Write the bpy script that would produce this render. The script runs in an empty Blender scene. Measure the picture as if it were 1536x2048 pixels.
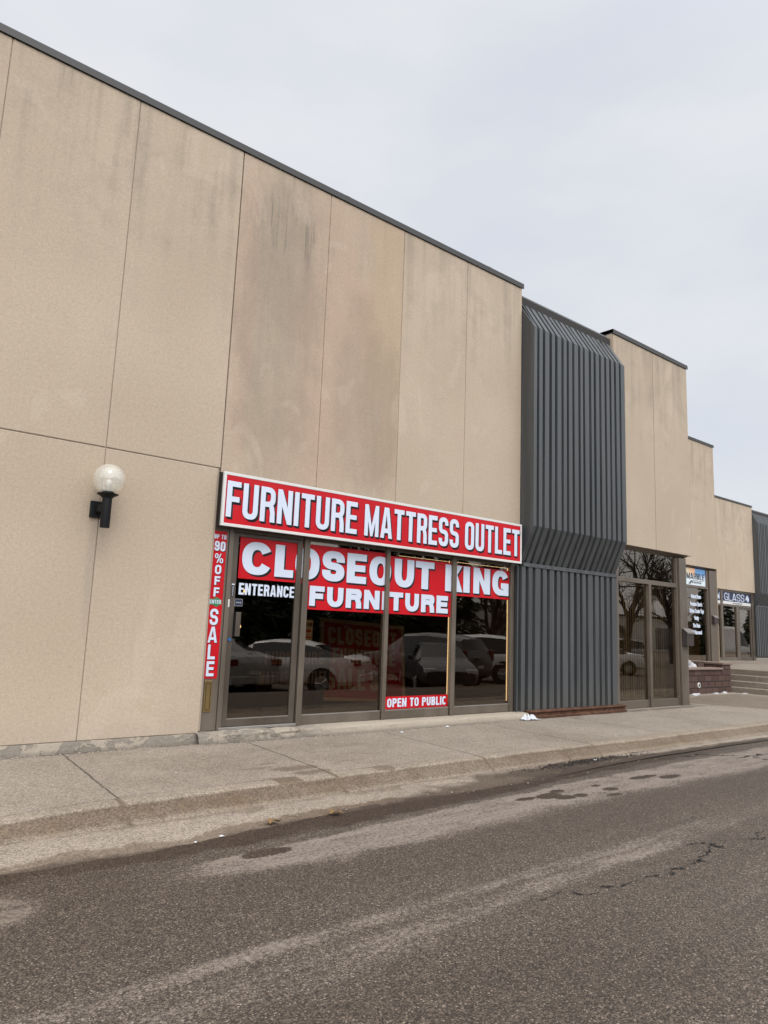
import bpy, bmesh, math, random
import numpy as np
from mathutils import Vector, Matrix, noise as mnoise
random.seed(11)
rng = np.random.RandomState(5)
SC = bpy.context.scene
COL = SC.collection
H = 1.55            # eye height above the road; measured heights are relative to the eye
PI = math.pi

# ------------------------------------------------------------------ node helper
class N:
    def __init__(s, name):
        s.m = bpy.data.materials.new(name); s.m.use_nodes = True
        s.t = s.m.node_tree; s.t.nodes.clear()
        s.out = s.t.nodes.new('ShaderNodeOutputMaterial')
    def node(s, typ, **kw):
        n = s.t.nodes.new(typ)
        for k, v in kw.items(): setattr(n, k, v)
        return n
    def inp(s, sock, v):
        if v is None: return
        if hasattr(v, 'is_output'): s.t.links.new(v, sock)
        elif isinstance(v, (tuple, list)):
            sock.default_value = tuple(v) + (1.0,) if (sock.type == 'RGBA' and len(v) == 3) else tuple(v)
        else: sock.default_value = v
    def math(s, op, a, b=None, c=None, clamp=False):
        n = s.node('ShaderNodeMath', operation=op); n.use_clamp = clamp
        s.inp(n.inputs[0], a); s.inp(n.inputs[1], b); s.inp(n.inputs[2], c)
        return n.outputs[0]
    def pos(s):
        if not hasattr(s, '_p'): s._p = s.node('ShaderNodeNewGeometry').outputs['Position']
        return s._p
    def xyz(s):
        if not hasattr(s, '_x'):
            n = s.node('ShaderNodeSeparateXYZ'); s.inp(n.inputs[0], s.pos()); s._x = n.outputs
        return s._x
    def scl(s, v):
        n = s.node('ShaderNodeVectorMath', operation='MULTIPLY'); s.inp(n.inputs[0], s.pos()); s.inp(n.inputs[1], v)
        return n.outputs[0]
    def noise(s, scale, detail=3, rough=.55, vec=None, dist=0):
        n = s.node('ShaderNodeTexNoise'); s.inp(n.inputs['Vector'], vec or s.pos())
        n.inputs['Scale'].default_value = scale; n.inputs['Detail'].default_value = detail
        n.inputs['Roughness'].default_value = rough; n.inputs['Distortion'].default_value = dist
        return n.outputs['Fac']
    def voro(s, scale, vec=None, out='Distance', feature='F1'):
        n = s.node('ShaderNodeTexVoronoi', feature=feature); s.inp(n.inputs['Vector'], vec or s.pos()); n.inputs['Scale'].default_value = scale
        return n.outputs[out]
    def step(s, v, a, b, c=0, d=1):
        n = s.node('ShaderNodeMapRange', interpolation_type='SMOOTHSTEP')
        s.inp(n.inputs[0], v); s.inp(n.inputs[1], a); s.inp(n.inputs[2], b); s.inp(n.inputs[3], c); s.inp(n.inputs[4], d)
        return n.outputs[0]
    def mix(s, f, a, b, mode='MIX'):
        n = s.node('ShaderNodeMix', data_type='RGBA', blend_type=mode)
        s.inp(n.inputs['Factor'], f)
        s.inp(n.inputs[6], a); s.inp(n.inputs[7], b)
        return n.outputs[2]
    def attr(s, name):
        return s.node('ShaderNodeAttribute', attribute_name=name).outputs['Fac']
    def mul(s, a, b): return s.math('MULTIPLY', a, b)
    def grey(s, v):
        n = s.node('ShaderNodeCombineColor'); [s.inp(n.inputs[i], v) for i in range(3)]
        return n.outputs[0]
    def ell(s, cx, cz, rx, rz, warp=None, soft=.5):          # elliptical patch on an XZ wall
        X, _, Z = s.xyz()
        dx = s.math('DIVIDE', s.math('SUBTRACT', X, cx), rx); dz = s.math('DIVIDE', s.math('SUBTRACT', Z, cz), rz)
        d = s.math('SQRT', s.math('ADD', s.mul(dx, dx), s.mul(dz, dz)))
        if warp is not None: d = s.math('ADD', d, warp)
        return s.step(d, 1 + soft, 1 - soft)
    def bsdf(s, color, rough=.6, metal=0, spec=.5, bump=None, bstr=.3, bdist=.01, **kw):
        b = s.node('ShaderNodeBsdfPrincipled')
        s.inp(b.inputs['Base Color'], color); s.inp(b.inputs['Roughness'], rough); s.inp(b.inputs['Metallic'], metal)
        s.inp(b.inputs['Specular IOR Level'], spec)
        for k, v in kw.items(): s.inp(b.inputs[k], v)
        if bump is not None:
            n = s.node('ShaderNodeBump'); n.inputs['Strength'].default_value = bstr; n.inputs['Distance'].default_value = bdist
            s.inp(n.inputs['Height'], bump); s.t.links.new(n.outputs[0], b.inputs['Normal'])
        s.t.links.new(b.outputs[0], s.out.inputs[0])
        s.b = b
        return s.m

def simple(name, col, rough=.5, metal=0, spec=.5, var=.12, vscale=3, fine=40, bstr=.1):
    n = N(name)
    f = n.noise(vscale, 4); g = n.noise(fine, 2)
    k = n.math('ADD', n.mul(n.math('SUBTRACT', f, .5), var * 2), n.mul(n.math('SUBTRACT', g, .5), var))
    c = n.mix(1.0, col, n.grey(n.math('ADD', k, 1)), 'MULTIPLY')
    return n.bsdf(c, n.math('ADD', rough, n.mul(n.math('SUBTRACT', f, .5), .15)), metal, spec, g, bstr, .002)

M = {}
def make_wall():
    n = N('precast concrete')
    X, Y, Z = n.xyz()
    lowf = n.noise(.55, 4, .6)
    streak = n.noise(1, 5, .6, n.scl((5.5, 5.5, .35)))
    streak2 = n.noise(1, 4, .6, n.scl((16, 16, .7)))
    med = n.noise(2.2, 5, .65)
    c = n.mix(n.step(lowf, .3, .7), (.400, .322, .238), (.450, .368, .278))
    c = n.mix(n.step(med, .35, .75, 0, .5), c, (.375, .300, .222))
    # grey run-off streaks below the roof edge
    topm = n.step(n.math('ADD', Z, n.mul(n.math('SUBTRACT', med, .5), 2.8)), 5.0, 7.6)
    s1 = n.mul(n.math('ADD', n.mul(n.step(streak, .42, .70), .75), n.mul(n.step(med, .4, .7), .35)), topm)
    c = n.mix(n.mul(s1, .62), c, (.245, .205, .160))
    s2 = n.mul(n.mul(n.step(streak2, .56, .72), n.step(streak, .42, .6)), n.step(Z, 6.0, 7.5))
    c = n.mix(n.mul(s2, .45), c, (.190, .162, .130))
    # stained pair of panels over the sign
    win = n.mul(n.step(X, 3.885, 3.90), n.step(X, 6.705, 6.69))
    wn = n.mul(n.math('SUBTRACT', n.noise(1.3, 7, .68, n.scl((1.6, 1.6, .9))), .5), 2.6)
    c = n.mix(n.mul(win, n.step(med, .2, .7, .10, .42)), c, (.375, .285, .208))
    pink = n.mul(n.math('MAXIMUM', n.ell(5.28, 5.2, .42, 2.4, wn), n.math('MAXIMUM', n.ell(5.75, 5.4, .45, 1.8, wn), n.ell(4.05, 5.6, .16, 2.6, wn))), win)
    c = n.mix(n.mul(pink, .6), c, (.420, .300, .226))
    och = n.mul(n.ell(6.5, 6.1, .42, 2.2, wn), win)
    c = n.mix(n.mul(och, .5), c, (.405, .295, .192))
    st2 = n.math('ADD', n.mul(n.noise(1, 5, .65, n.scl((9, 9, 1.0))), .5), n.mul(n.noise(3.2, 6, .7), .5))
    dk = n.math('MAXIMUM', n.ell(4.62, 6.2, .62, 1.25, wn), n.mul(n.ell(4.50, 5.0, .62, 1.5, wn), .8))
    dk = n.math('MAXIMUM', dk, n.mul(n.math('MAXIMUM', n.ell(6.30, 4.6, .40, 1.15, wn), n.mul(n.ell(5.9, 4.9, .5, 1.2, wn), .7)), .85))
    dk = n.mul(n.mul(dk, win), n.step(st2, .30, .62, .50, 1))
    c = n.mix(n.mul(dk, .52), c, (.205, .172, .130))
    rag = n.mul(n.mul(n.ell(4.66, 6.85, .55, .45, wn), win), n.step(streak2, .5, .62))
    c = n.mix(n.mul(rag, .6), c, (.17, .15, .125))
    # run below the lamp plate, along the joint
    lampm = n.mul(n.ell(2.45, 2.25, .05, .75, n.mul(wn, .3)), .45)
    c = n.mix(lampm, c, (.30, .25, .20))
    # splash dirt near the foot
    foot = n.mul(n.step(n.math('ADD', Z, n.mul(n.math('SUBTRACT', med, .5), .5)), .62, .25), .3)
    c = n.mix(foot, c, (.36, .30, .24))
    scuff = n.mul(n.mul(n.ell(3.35, .62, .45, .22), n.step(n.noise(1, 4, .7, n.scl((5, 5, 55))), .60, .68)), .5)
    c = n.mix(scuff, c, (.62, .55, .46))
    patchy = n.step(n.noise(1.1, 3, .5, n.scl((1, 1, .7)), 1.2), .62, .66)
    c = n.mix(n.mul(patchy, .14), c, (.56, .47, .37))
    # aggregate speckle
    sp = n.noise(85, 3, .7); sp2 = n.noise(30, 3, .7)
    k = n.math('ADD', n.mul(n.math('SUBTRACT', sp, .5), .75), n.mul(n.math('SUBTRACT', sp2, .5), .42))
    c = n.mix(1, c, n.grey(n.math('ADD', k, 1.0)), 'MULTIPLY')
    pits = n.mul(n.step(n.voro(26), .16, .08), n.step(n.noise(7, 2), .5, .62))
    c = n.mix(n.mul(pits, .5), c, (.16, .13, .1))
    return n.bsdf(c, .93, 0, .2, n.math('SUBTRACT', n.math('ADD', sp, n.mul(med, .4)), pits), .35, .004)
M['wall'] = make_wall()

def make_clad():
    n = N('painted ribbed steel')
    s = n.noise(1, 4, .6, n.scl((7, 7, .35))); f = n.noise(1.2, 4)
    c = n.mix(n.step(s, .35, .7), (.050, .0535, .0540), (.074, .078, .0785))
    c = n.mix(n.step(f, .5, .8, 0, .4), c, (.075, .078, .078))
    X, Y, Z = n.xyz()
    dust = n.mul(n.step(n.math('ADD', Z, n.mul(n.math('SUBTRACT', s, .5), .5)), .75, .2), .35)
    c = n.mix(dust, c, (.10, .09, .078))
    return n.bsdf(c, n.step(s, .3, .7, .38, .55), 0, .5, n.noise(4, 3), .05, .01)
M['clad'] = make_clad()
def make_frame(name, a, b, r=.42):
    n = N(name)
    s = n.noise(1, 4, .6, n.scl((3, 3, 1.2))); g = n.noise(60, 2)
    c = n.mix(n.step(s, .3, .7), a, b)
    c = n.mix(n.step(g, .62, .75, 0, .25), c, (.2, .17, .13))
    return n.bsdf(c, n.step(s, .3, .7, r - .06, r + .1), .35, .5, g, .03, .001)
M['frame'] = make_frame('bronze anodised frame', (.128, .104, .080), (.160, .131, .101))
M['framed'] = make_frame('dark bronze frame', (.085, .068, .052), (.11, .09, .07), .38)
M['cap'] = simple('roof edge metal', (.036, .033, .030), .45, .2, .5, .2)
M['seal'] = simple('joint sealant', (.30, .245, .19), .8)
M['flash'] = simple('weathered flashing', (.15, .15, .148), .45, .3, .5, .2)
M['dark'] = simple('shadow gap backing', (.03, .027, .024), .9)
M['white'] = simple('white sign trim', (.60, .60, .57), .4, 0, .5, .06)
M['housing'] = simple('sign housing', (.02, .018, .017), .6)
M['vinylw'] = simple('white lettering', (.565, .62, .715), .45, 0, .4, .03, fine=8, bstr=.02)
M['vinylk'] = simple('black lettering', (.010, .010, .012), .35, 0, .5, .05, bstr=.02)
def make_red(name, col, bs=.05):
    n = N(name); f = n.noise(1.1, 3)
    c = n.mix(n.step(f, .3, .7), col, tuple(x * .88 for x in col))
    return n.bsdf(c, n.step(n.noise(5, 3), .3, .7, .34, .48), 0, .28, n.noise(2.2, 3), bs, .02)
M['red'] = make_red('red sign face', (.50, .0035, .010)); M['banner'] = make_red('red vinyl banner', (.50, .0045, .011), .22)
M['green'] = simple('green sticker', (.02, .18, .07), .4)
M['navy'] = simple('navy sticker', (.012, .02, .06), .4)
M['black'] = simple('black painted metal', (.006, .0065, .0075), .5, 0, .25, .15)
M['brass'] = simple('old brass', (.33, .24, .10), .38, .9, .5, .25)
M['blue'] = simple('blue lock cap', (.02, .12, .30), .3)
M['alu'] = simple('worn aluminium', (.42, .40, .37), .4, .8, .5, .2)
M['int'] = simple('dark interior', (.115, .078, .050), .85)
M['intf'] = simple('interior floor', (.13, .085, .055), .5)
M['blind'] = simple('vertical blind fabric', (.30, .265, .205), .8)
M['curtain'] = simple('striped curtain', (.22, .19, .14), .8)
M['dirtysnow'] = simple('dirty snow', (.30, .29, .28), .8)
M['snow'] = simple('old snow', (.48, .48, .48), .7, 0, .3, .06, 6)
M['paper'] = simple('crumpled plastic', (.52, .54, .56), .45, 0, .4, .06, 20)
M['leaf'] = simple('dry leaf', (.20, .12, .055), .8, 0, .2, .3, 30)
M['bark'] = simple('tree bark', (.060, .048, .040), .9, 0, .1, .3, 6)
M['needle'] = simple('conifer needles', (.030, .042, .022), .8, 0, .2, .4, 5)
M['twig'] = simple('dead plant stems', (.20, .145, .085), .9, 0, .1, .3, 12)
M['tyre'] = simple('tyre rubber', (.02, .02, .02), .8)
M['rim'] = simple('wheel rim', (.35, .35, .36), .35, .8)
M['redlamp'] = simple('tail lamp', (.11, .008, .008), .2)
M['headlamp'] = simple('clear lamp', (.6, .62, .65), .15)
M['plate'] = simple('licence plate', (.6, .62, .66), .4)
for nm, c in (('car_silver', (.36, .37, .38)), ('car_white', (.78, .79, .80)), ('car_dark', (.035, .037, .042)), ('car_grey', (.10, .10, .105)), ('car_blue', (.02, .04, .09))):
    n = N(nm); M[nm] = n.bsdf(c, n.step(n.noise(3, 3), .3, .7, .24, .4), .1, .5, **{'Coat Weight': .25})
M['carglass'] = simple('car glass', (.012, .014, .015), .08)
M['shed'] = simple('pale metal siding', (.62, .60, .56), .6, 0, .4, .1)

def make_rust():
    n = N('rusty steel'); f = n.noise(9, 5, .65); g = n.noise(40, 3)
    c = n.mix(n.step(f, .35, .7), (.060, .026, .014), (.125, .060, .034))
    c = n.mix(n.step(g, .6, .75, 0, .5), c, (.19, .11, .07))
    return n.bsdf(c, .85, .1, .3, f, .5, .006)
M['rust'] = make_rust()

def make_glass(name, tint, refl=2.4, base=.045):
    n = N(name)
    geo = n.node('ShaderNodeNewGeometry')
    d = n.node('ShaderNodeVectorMath', operation='DOT_PRODUCT')
    n.t.links.new(geo.outputs['Normal'], d.inputs[0]); n.t.links.new(geo.outputs['Incoming'], d.inputs[1])
    c = n.math('ABSOLUTE', d.outputs['Value'])
    f = n.math('ADD', n.mul(n.math('POWER', n.math('SUBTRACT', 1, c), 5), 1 - base), base)     # Schlick
    f = n.math('MULTIPLY', f, refl, clamp=True)
    tr = n.node('ShaderNodeBsdfTransparent'); n.inp(tr.inputs[0], tint)
    gl = n.node('ShaderNodeBsdfGlossy'); n.inp(gl.inputs['Roughness'], n.step(n.noise(2.5, 5, .7), .45, .75, .004, .030))
    gl.inputs['Color'].default_value = (1, .945, .87, 1)
    bp = n.node('ShaderNodeBump'); bp.inputs['Strength'].default_value = .02; bp.inputs['Distance'].default_value = .03
    n.inp(bp.inputs['Height'], n.noise(1.1, 2)); n.t.links.new(bp.outputs[0], gl.inputs['Normal'])
    mx = n.node('ShaderNodeMixShader'); n.inp(mx.inputs[0], f)
    n.t.links.new(tr.outputs[0], mx.inputs[1]); n.t.links.new(gl.outputs[0], mx.inputs[2])
    n.t.links.new(mx.outputs[0], n.out.inputs[0])
    return n.m
M['glass'] = make_glass('bronze tinted glass', (.58, .49, .385))
M['glass2'] = make_glass('paler bronze glass', (.62, .565, .47), 2.3)
M['globe'] = make_glass('clear globe glass', (.985, .985, .975), 1.5, .04)
_t = M['globe'].node_tree; _m = _t.nodes.new('ShaderNodeMixShader'); _d = _t.nodes.new('ShaderNodeBsdfDiffuse'); _d.inputs[0].default_value = (.85, .84, .78, 1)
_o = [x for x in _t.nodes if x.type == 'OUTPUT_MATERIAL'][0]; _s = _o.inputs[0].links[0].from_socket
_m.inputs[0].default_value = .17; _t.links.new(_s, _m.inputs[1]); _t.links.new(_d.outputs[0], _m.inputs[2]); _t.links.new(_m.outputs[0], _o.inputs[0])  # white diffuse mixed into the globe for the bright sky seen through it
def emis(name, col, st):
    n = N(name); e = n.node('ShaderNodeEmission'); n.inp(e.inputs[0], col); e.inputs[1].default_value = st
    n.t.links.new(e.outputs[0], n.out.inputs[0]); return n.m
M['led'] = emis('warm light strip', (1, .90, .66), 3.2)
M['spot'] = emis('small ceiling lamp', (1, .85, .6), 5)

def make_asphalt():
    n = N('asphalt')
    X, Y, Z = n.xyz()
    wet, dry, crack = n.attr('wet'), n.attr('dry'), n.attr('crack')
    v = n.node('ShaderNodeTexVoronoi'); n.inp(v.inputs['Vector'], n.pos()); v.inputs['Scale'].default_value = 125
    cell = n.node('ShaderNodeSeparateColor'); n.t.links.new(v.outputs['Color'], cell.inputs[0])
    r1, r2, r3 = cell.outputs
    big = n.noise(.8, 4); fine = n.noise(190, 2, .7); med = n.noise(7, 5, .65)
    base = n.mix(n.math('POWER', r1, 1.5), (.050, .0378, .0275), (.192, .147, .109))
    base = n.mix(n.step(r2, .93, .985), base, (.31, .25, .195))
    base = n.mix(n.step(r3, .90, .97, 0, .8), base, (.028, .020, .0150))
    gap = n.step(v.outputs['Distance'], .30, .75, 1.0, .55)
    sf = n.mul(r1, gap)
    c = n.mix(1, base, n.grey(n.mul(gap, n.math('ADD', .62, n.mul(fine, .76)))), 'MULTIPLY')
    c = n.mix(1, c, n.grey(n.math('ADD', .70, n.mul(n.math('ADD', n.mul(med, .6), n.mul(big, .4)), .62))), 'MULTIPLY')
    # stones rise as pale specks where traffic has polished the surface
    strk = n.noise(1, 5, .65, n.scl((1.1, 6.5, 1)), .4)
    salt = n.step(n.math('ADD', n.math('ADD', n.mul(dry, .70), n.mul(n.math('SUBTRACT', strk, .5), .8)), n.math('ADD', n.mul(n.math('SUBTRACT', n.noise(34, 5, .8), .5), 2.4), n.mul(n.math('SUBTRACT', fine, .5), 1.2))), .24, .90)
    salt = n.math('ADD', salt, n.mul(n.mul(n.step(strk, .60, .74), n.step(n.noise(34, 3, .7), .42, .66)), .30), clamp=True)
    c = n.mix(n.mul(salt, .66), c, (.33, .272, .225))
    wc = n.mix(1, c, (.47, .375, .30), 'MULTIPLY')
    c = n.mix(wet, c, wc)
    c = n.mix(crack, c, (.012, .010, .009))
    rough = n.math('SUBTRACT', .86, n.mul(wet, .22))
    hgt = n.math('ADD', sf, n.mul(fine, .3))
    return n.bsdf(c, rough, 0, .35, hgt, .65, .006)
M['asphalt'] = make_asphalt()

def make_paving(name, a, b, joints=False, rust=False):
    n = N(name)
    X, Y, Z = n.xyz()
    wet = n.attr('wet'); dirt = n.attr('dirt')
    lo = n.noise(.9, 5, .6); me = n.noise(7, 4, .65); fi = n.noise(95, 3, .75)
    v = n.node('ShaderNodeTexVoronoi'); n.inp(v.inputs['Vector'], n.pos()); v.inputs['Scale'].default_value = 95
    sc = n.node('ShaderNodeSeparateColor'); n.t.links.new(v.outputs['Color'], sc.inputs[0])
    c = n.mix(n.step(lo, .3, .7), a, b)
    c = n.mix(n.step(me, .45, .8, 0, .5), c, tuple(x * .72 for x in a))
    k = n.math('ADD', n.mul(n.math('SUBTRACT', sc.outputs[0], .5), .75), n.mul(n.math('SUBTRACT', fi, .5), 1.0))
    c = n.mix(1, c, n.grey(n.math('ADD', k, 1)), 'MULTIPLY')
    pit = n.mul(n.step(n.voro(55), .2, .1), n.step(n.noise(5, 3), .48, .6))
    c = n.mix(n.mul(pit, .6), c, (.09, .075, .06))
    pale = n.mul(n.step(n.noise(3.2, 5, .7), .56, .72), n.step(fi, .4, .6))
    c = n.mix(n.mul(pale, .35), c, (.46, .41, .35))
    hj = 0
    if joints:
        w = n.mul(n.math('SUBTRACT', n.noise(5, 3), .5), .05)
        u = n.math('ADD', n.math('SUBTRACT', X, n.mul(Y, .085)), w)
        fr = n.math('ABSOLUTE', n.math('SUBTRACT', n.math('FRACT', n.math('ADD', n.math('DIVIDE', n.math('SUBTRACT', u, 2.36), 2.045), 20.5)), .5))
        j = n.mul(n.step(n.mul(fr, 2.045), .013, .005), n.step(n.noise(3, 3), .2, .45, .35, 1))
        c = n.mix(n.mul(j, .85), c, (.055, .046, .038)); hj = n.mul(j, 2)
    if rust:
        c = n.mix(n.mul(dirt, .6), c, (.235, .175, .095))
    else:
        c = n.mix(n.mul(dirt, .75), c, (.050, .037, .029))
    wc = n.mix(1, c, (.44, .37, .31), 'MULTIPLY')
    c = n.mix(wet, c, wc)
    return n.bsdf(c, n.math('SUBTRACT', .9, n.mul(wet, .2)), 0, .3, n.math('SUBTRACT', n.math('ADD', n.mul(fi, .7), n.mul(me, .5)), n.math('ADD', n.mul(pit, .8), hj)), .5, .005)
M['walk'] = make_paving('exposed concrete pavement', (.232, .194, .152), (.275, .232, .184), True)
M['kerb'] = make_paving('old kerb concrete', (.225, .185, .140), (.275, .228, .175), False, True)
M['gutter'] = make_paving('gutter concrete', (.235, .194, .150), (.285, .238, .187))
M['step'] = make_paving('stair concrete', (.19, .155, .118), (.25, .21, .165))
def make_plinth():
    n = N('crumbling render'); f = n.noise(3.5, 7, .7, dist=.6); g = n.noise(40, 4, .7)
    X, Y, Z = n.xyz()
    pat = n.mul(n.step(f, .46, .54), n.step(X, 6.0, 5.0))
    c = n.mix(pat, n.mix(n.noise(2, 3), (.31, .265, .208), (.36, .31, .246)), (.225, .197, .163))
    c = n.mix(1, c, n.grey(n.math('ADD', .7, n.mul(g, .6))), 'MULTIPLY')
    c = n.mix(n.step(Z, .20, .155, 0, .6), c, (.13, .11, .09))
    return n.bsdf(c, .95, 0, .2, n.math('SUBTRACT', g, pat), .7, .012)
M['plinth'] = make_plinth()
def make_brick():
    n = N('dark planter brick'); t = n.node('ShaderNodeTexBrick')
    sw = n.node('ShaderNodeCombineXYZ'); X, Y, Z = n.xyz()
    n.inp(sw.inputs[0], n.math('ADD', X, Y)); n.inp(sw.inputs[1], Z)
    n.inp(t.inputs['Vector'], sw.outputs[0]); t.inputs['Scale'].default_value = 1
    t.inputs['Brick Width'].default_value = .36; t.inputs['Row Height'].default_value = .155; t.inputs['Mortar Size'].default_value = .012
    n.inp(t.inputs['Color1'], (.070, .041, .034)); n.inp(t.inputs['Color2'], (.100, .062, .052)); n.inp(t.inputs['Mortar'], (.025, .018, .016))
    c = n.mix(1, t.outputs['Color'], n.grey(n.math('ADD', .6, n.mul(n.noise(14, 4), .8))), 'MULTIPLY')
    return n.bsdf(c, .9, 0, .2, t.outputs['Fac'], -.6, .01)
M['brick'] = make_brick()
def make_marblesign():
    n = N('printed sign sky')
    X, Y, Z = n.xyz()
    w = n.mul(n.math('SUBTRACT', n.noise(4, 3), .5), .3)
    u = n.math('ADD', n.math('DIVIDE', n.math('SUBTRACT', X, 22.6), 1.4), w)
    v = n.math('ADD', n.math('DIVIDE', n.math('SUBTRACT', Z, 1.77 + H), .57), w)
    top = n.mix(n.step(u, .45, .52), n.mix(n.step(u, .1, .45), (.62, .52, .34), (.72, .36, .2)), (.10, .26, .50))
    c = n.mix(n.step(v, .35, .75), (.62, .70, .74), top)
    return n.bsdf(c, .35)
M['skyprint'] = make_marblesign()

# ------------------------------------------------------------------ mesh helper
class MB:
    def __init__(s): s.v = []; s.f = []; s.mi = []
    def add(s, vs, fs, m=0):
        o = len(s.v); s.v += [tuple(map(float, p)) for p in vs]
        for f in fs: s.f.append([i + o for i in f]); s.mi.append(m)
    def box(s, x0, x1, y0, y1, z0, z1, m=0):
        s.add([(x0, y0, z0), (x1, y0, z0), (x1, y1, z0), (x0, y1, z0), (x0, y0, z1), (x1, y0, z1), (x1, y1, z1), (x0, y1, z1)],
              [(0, 3, 2, 1), (4, 5, 6, 7), (0, 1, 5, 4), (1, 2, 6, 5), (2, 3, 7, 6), (3, 0, 4, 7)], m)
        return s
    def prism_x(s, prof, x0, x1, m=0):                        # closed profile of (y,z) swept along x
        k = len(prof)
        s.add([(x0, y, z) for y, z in prof] + [(x1, y, z) for y, z in prof],
              [(i, (i + 1) % k, (i + 1) % k + k, i + k) for i in range(k)] + [tuple(range(k))[::-1], tuple(range(k, 2 * k))], m)
        return s
    def tube(s, pts, radii, seg=8, m=0, caps=True):
        rings = []
        n = len(pts); pts = [Vector(p) for p in pts]
        for i, p in enumerate(pts):
            d = (pts[min(i + 1, n - 1)] - pts[max(i - 1, 0)]).normalized()
            a = d.cross(Vector((0, 0, 1)) if abs(d.z) < .9 else Vector((1, 0, 0))).normalized(); b = d.cross(a)
            rings.append([p + (a * math.cos(2 * PI * k / seg) + b * math.sin(2 * PI * k / seg)) * radii[i] for k in range(seg)])
        vs = [q for r in rings for q in r]; fs = []
        for i in range(n - 1):
            for k in range(seg):
                k2 = (k + 1) % seg
                fs.append((i * seg + k, i * seg + k2, (i + 1) * seg + k2, (i + 1) * seg + k))
        if caps: fs += [tuple(range(seg))[::-1], tuple(range((n - 1) * seg, n * seg))]
        s.add(vs, fs, m); return s
    def lathe(s, prof, cx, cy, cz, seg=32, m=0):              # prof of (r,z)
        n = len(prof)
        vs = [(cx + r * math.cos(2 * PI * k / seg), cy + r * math.sin(2 * PI * k / seg), cz + z) for r, z in prof for k in range(seg)]
        fs = [(i * seg + k, i * seg + (k + 1) % seg, (i + 1) * seg + (k + 1) % seg, (i + 1) * seg + k) for i in range(n - 1) for k in range(seg)]
        s.add(vs, fs, m); return s
    def build(s, name, mats, parent=None, smooth=False, bevel=0, dz=H, origin=None):
        me = bpy.data.meshes.new(name)
        o = Vector(origin) if origin is not None else (Vector(parent['_o']) if parent is not None and '_o' in parent else Vector((0, 0, 0)))
        off = Vector((0, 0, dz)) - o
        me.from_pydata([(x + off.x, y + off.y, z + off.z) for x, y, z in s.v], [], s.f)
        for m in (mats if isinstance(mats, (list, tuple)) else [mats]): me.materials.append(M[m] if isinstance(m, str) else m)
        me.polygons.foreach_set('material_index', s.mi)
        bm = bmesh.new(); bm.from_mesh(me); bmesh.ops.recalc_face_normals(bm, faces=bm.faces); bm.to_mesh(me); bm.free()
        if smooth:
            me.polygons.foreach_set('use_smooth', [True] * len(me.polygons))
            me.set_sharp_from_angle(angle=math.radians(38))
        ob = bpy.data.objects.new(name, me); COL.objects.link(ob)
        if parent is not None:
            ob.parent = parent; ob['_o'] = tuple(o)
            # a sub-part: parent mesh sits at the thing's origin already
        elif origin is not None: ob.location = o; ob['_o'] = tuple(o)
        if bevel:
            b = ob.modifiers.new('bevel', 'BEVEL'); b.width = bevel; b.segments = 2; b.limit_method = 'ANGLE'; b.angle_limit = math.radians(40)
            b.harden_normals = False
        return ob
def tag(o, label=None, cat=None, group=None, kind=None):
    if label: o['label'] = label
    if cat: o['category'] = cat
    if group: o['group'] = group
    if kind: o['kind'] = kind
    return o
def thing(name, loc, label, cat, group=None, rz=0):           # loc given in real world height
    o = bpy.data.objects.new(name, None); COL.objects.link(o); o.location = loc; o.rotation_euler.z = rz
    o.empty_display_size = .2
    o['_o'] = tuple(loc)
    return tag(o, label, cat, group)
def copy_tree(o, parent=None):
    c = o.copy(); COL.objects.link(c)
    if parent is not None: c.parent = parent
    for ch in [x for x in bpy.data.objects if x.parent == o]: copy_tree(ch, c)
    return c
# ------------------------------------------------------------------ heavy grotesque capitals as polygons
def _st(w, z0, z1, s, t, a0, a1, ext0=0, ext1=0, e=None, n=8):
    """outer and inner lists along a stadium path (angles in degrees, anticlockwise)"""
    hh = z1 - z0
    if e is None: e = min(hh / 2, w * .52)
    cx = w / 2
    def pt(th, top):
        c = math.cos(math.radians(th)); q = math.sin(math.radians(th))
        zc = z1 - e if top else z0 + e
        p = .86
        cc = math.copysign(abs(c) ** p, c); qq = math.copysign(abs(q) ** p, q)
        return (cx + w / 2 * cc, zc + e * qq), (cx + (w / 2 - s) * cc, zc + (e - t) * qq)
    ths = []
    k = int(round((a1 - a0) / (90 / n)))
    for i in range(k + 1):
        th = a0 + (a1 - a0) * i / k; m = th % 360
        if abs(m) < 1e-6 or abs(m - 360) < 1e-6:
            ths += [(th, False), (th, True)] if i not in (0, k) else [(th, True if i == 0 else False)]
        elif abs(m - 180) < 1e-6:
            ths += [(th, True), (th, False)] if i not in (0, k) else [(th, False if i == 0 else True)]
        else: ths.append((th, m < 180))
    O, I = [], []
    for th, tp in ths:
        a, b = pt(th, tp); O.append(a); I.append(b)
    if ext0: O.insert(0, (O[0][0], O[0][1] + ext0)); I.insert(0, (I[0][0], I[0][1] + ext0))
    if ext1: O.append((O[-1][0], O[-1][1] + ext1)); I.append((I[-1][0], I[-1][1] + ext1))
    return O, I
def _poly(OI): return OI[0] + OI[1][::-1]
def _bowl(x0, w, z0, z1, s, t):
    e = min((z1 - z0) / 2, (w - x0) * .75); n = 7; O = [(x0, z1)]; I = [(x0, z1 - t)]
    for top in (1, 0):
        for i in range(n + 1):
            th = math.radians(90 - 90 * i / n if top else -90 * i / n)
            c, q = abs(math.cos(th)) ** .86, math.copysign(abs(math.sin(th)) ** .86, math.sin(th))
            zc = z1 - e if top else z0 + e
            O.append((w - e + e * c, zc + e * q)); I.append((max(x0, w - e + (e - s) * c) if e > s else w - s, zc + max(e - t, .001) * q))
    O.append((x0, z0)); I.append((x0, z0 + t))
    return O + I[::-1]
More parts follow.
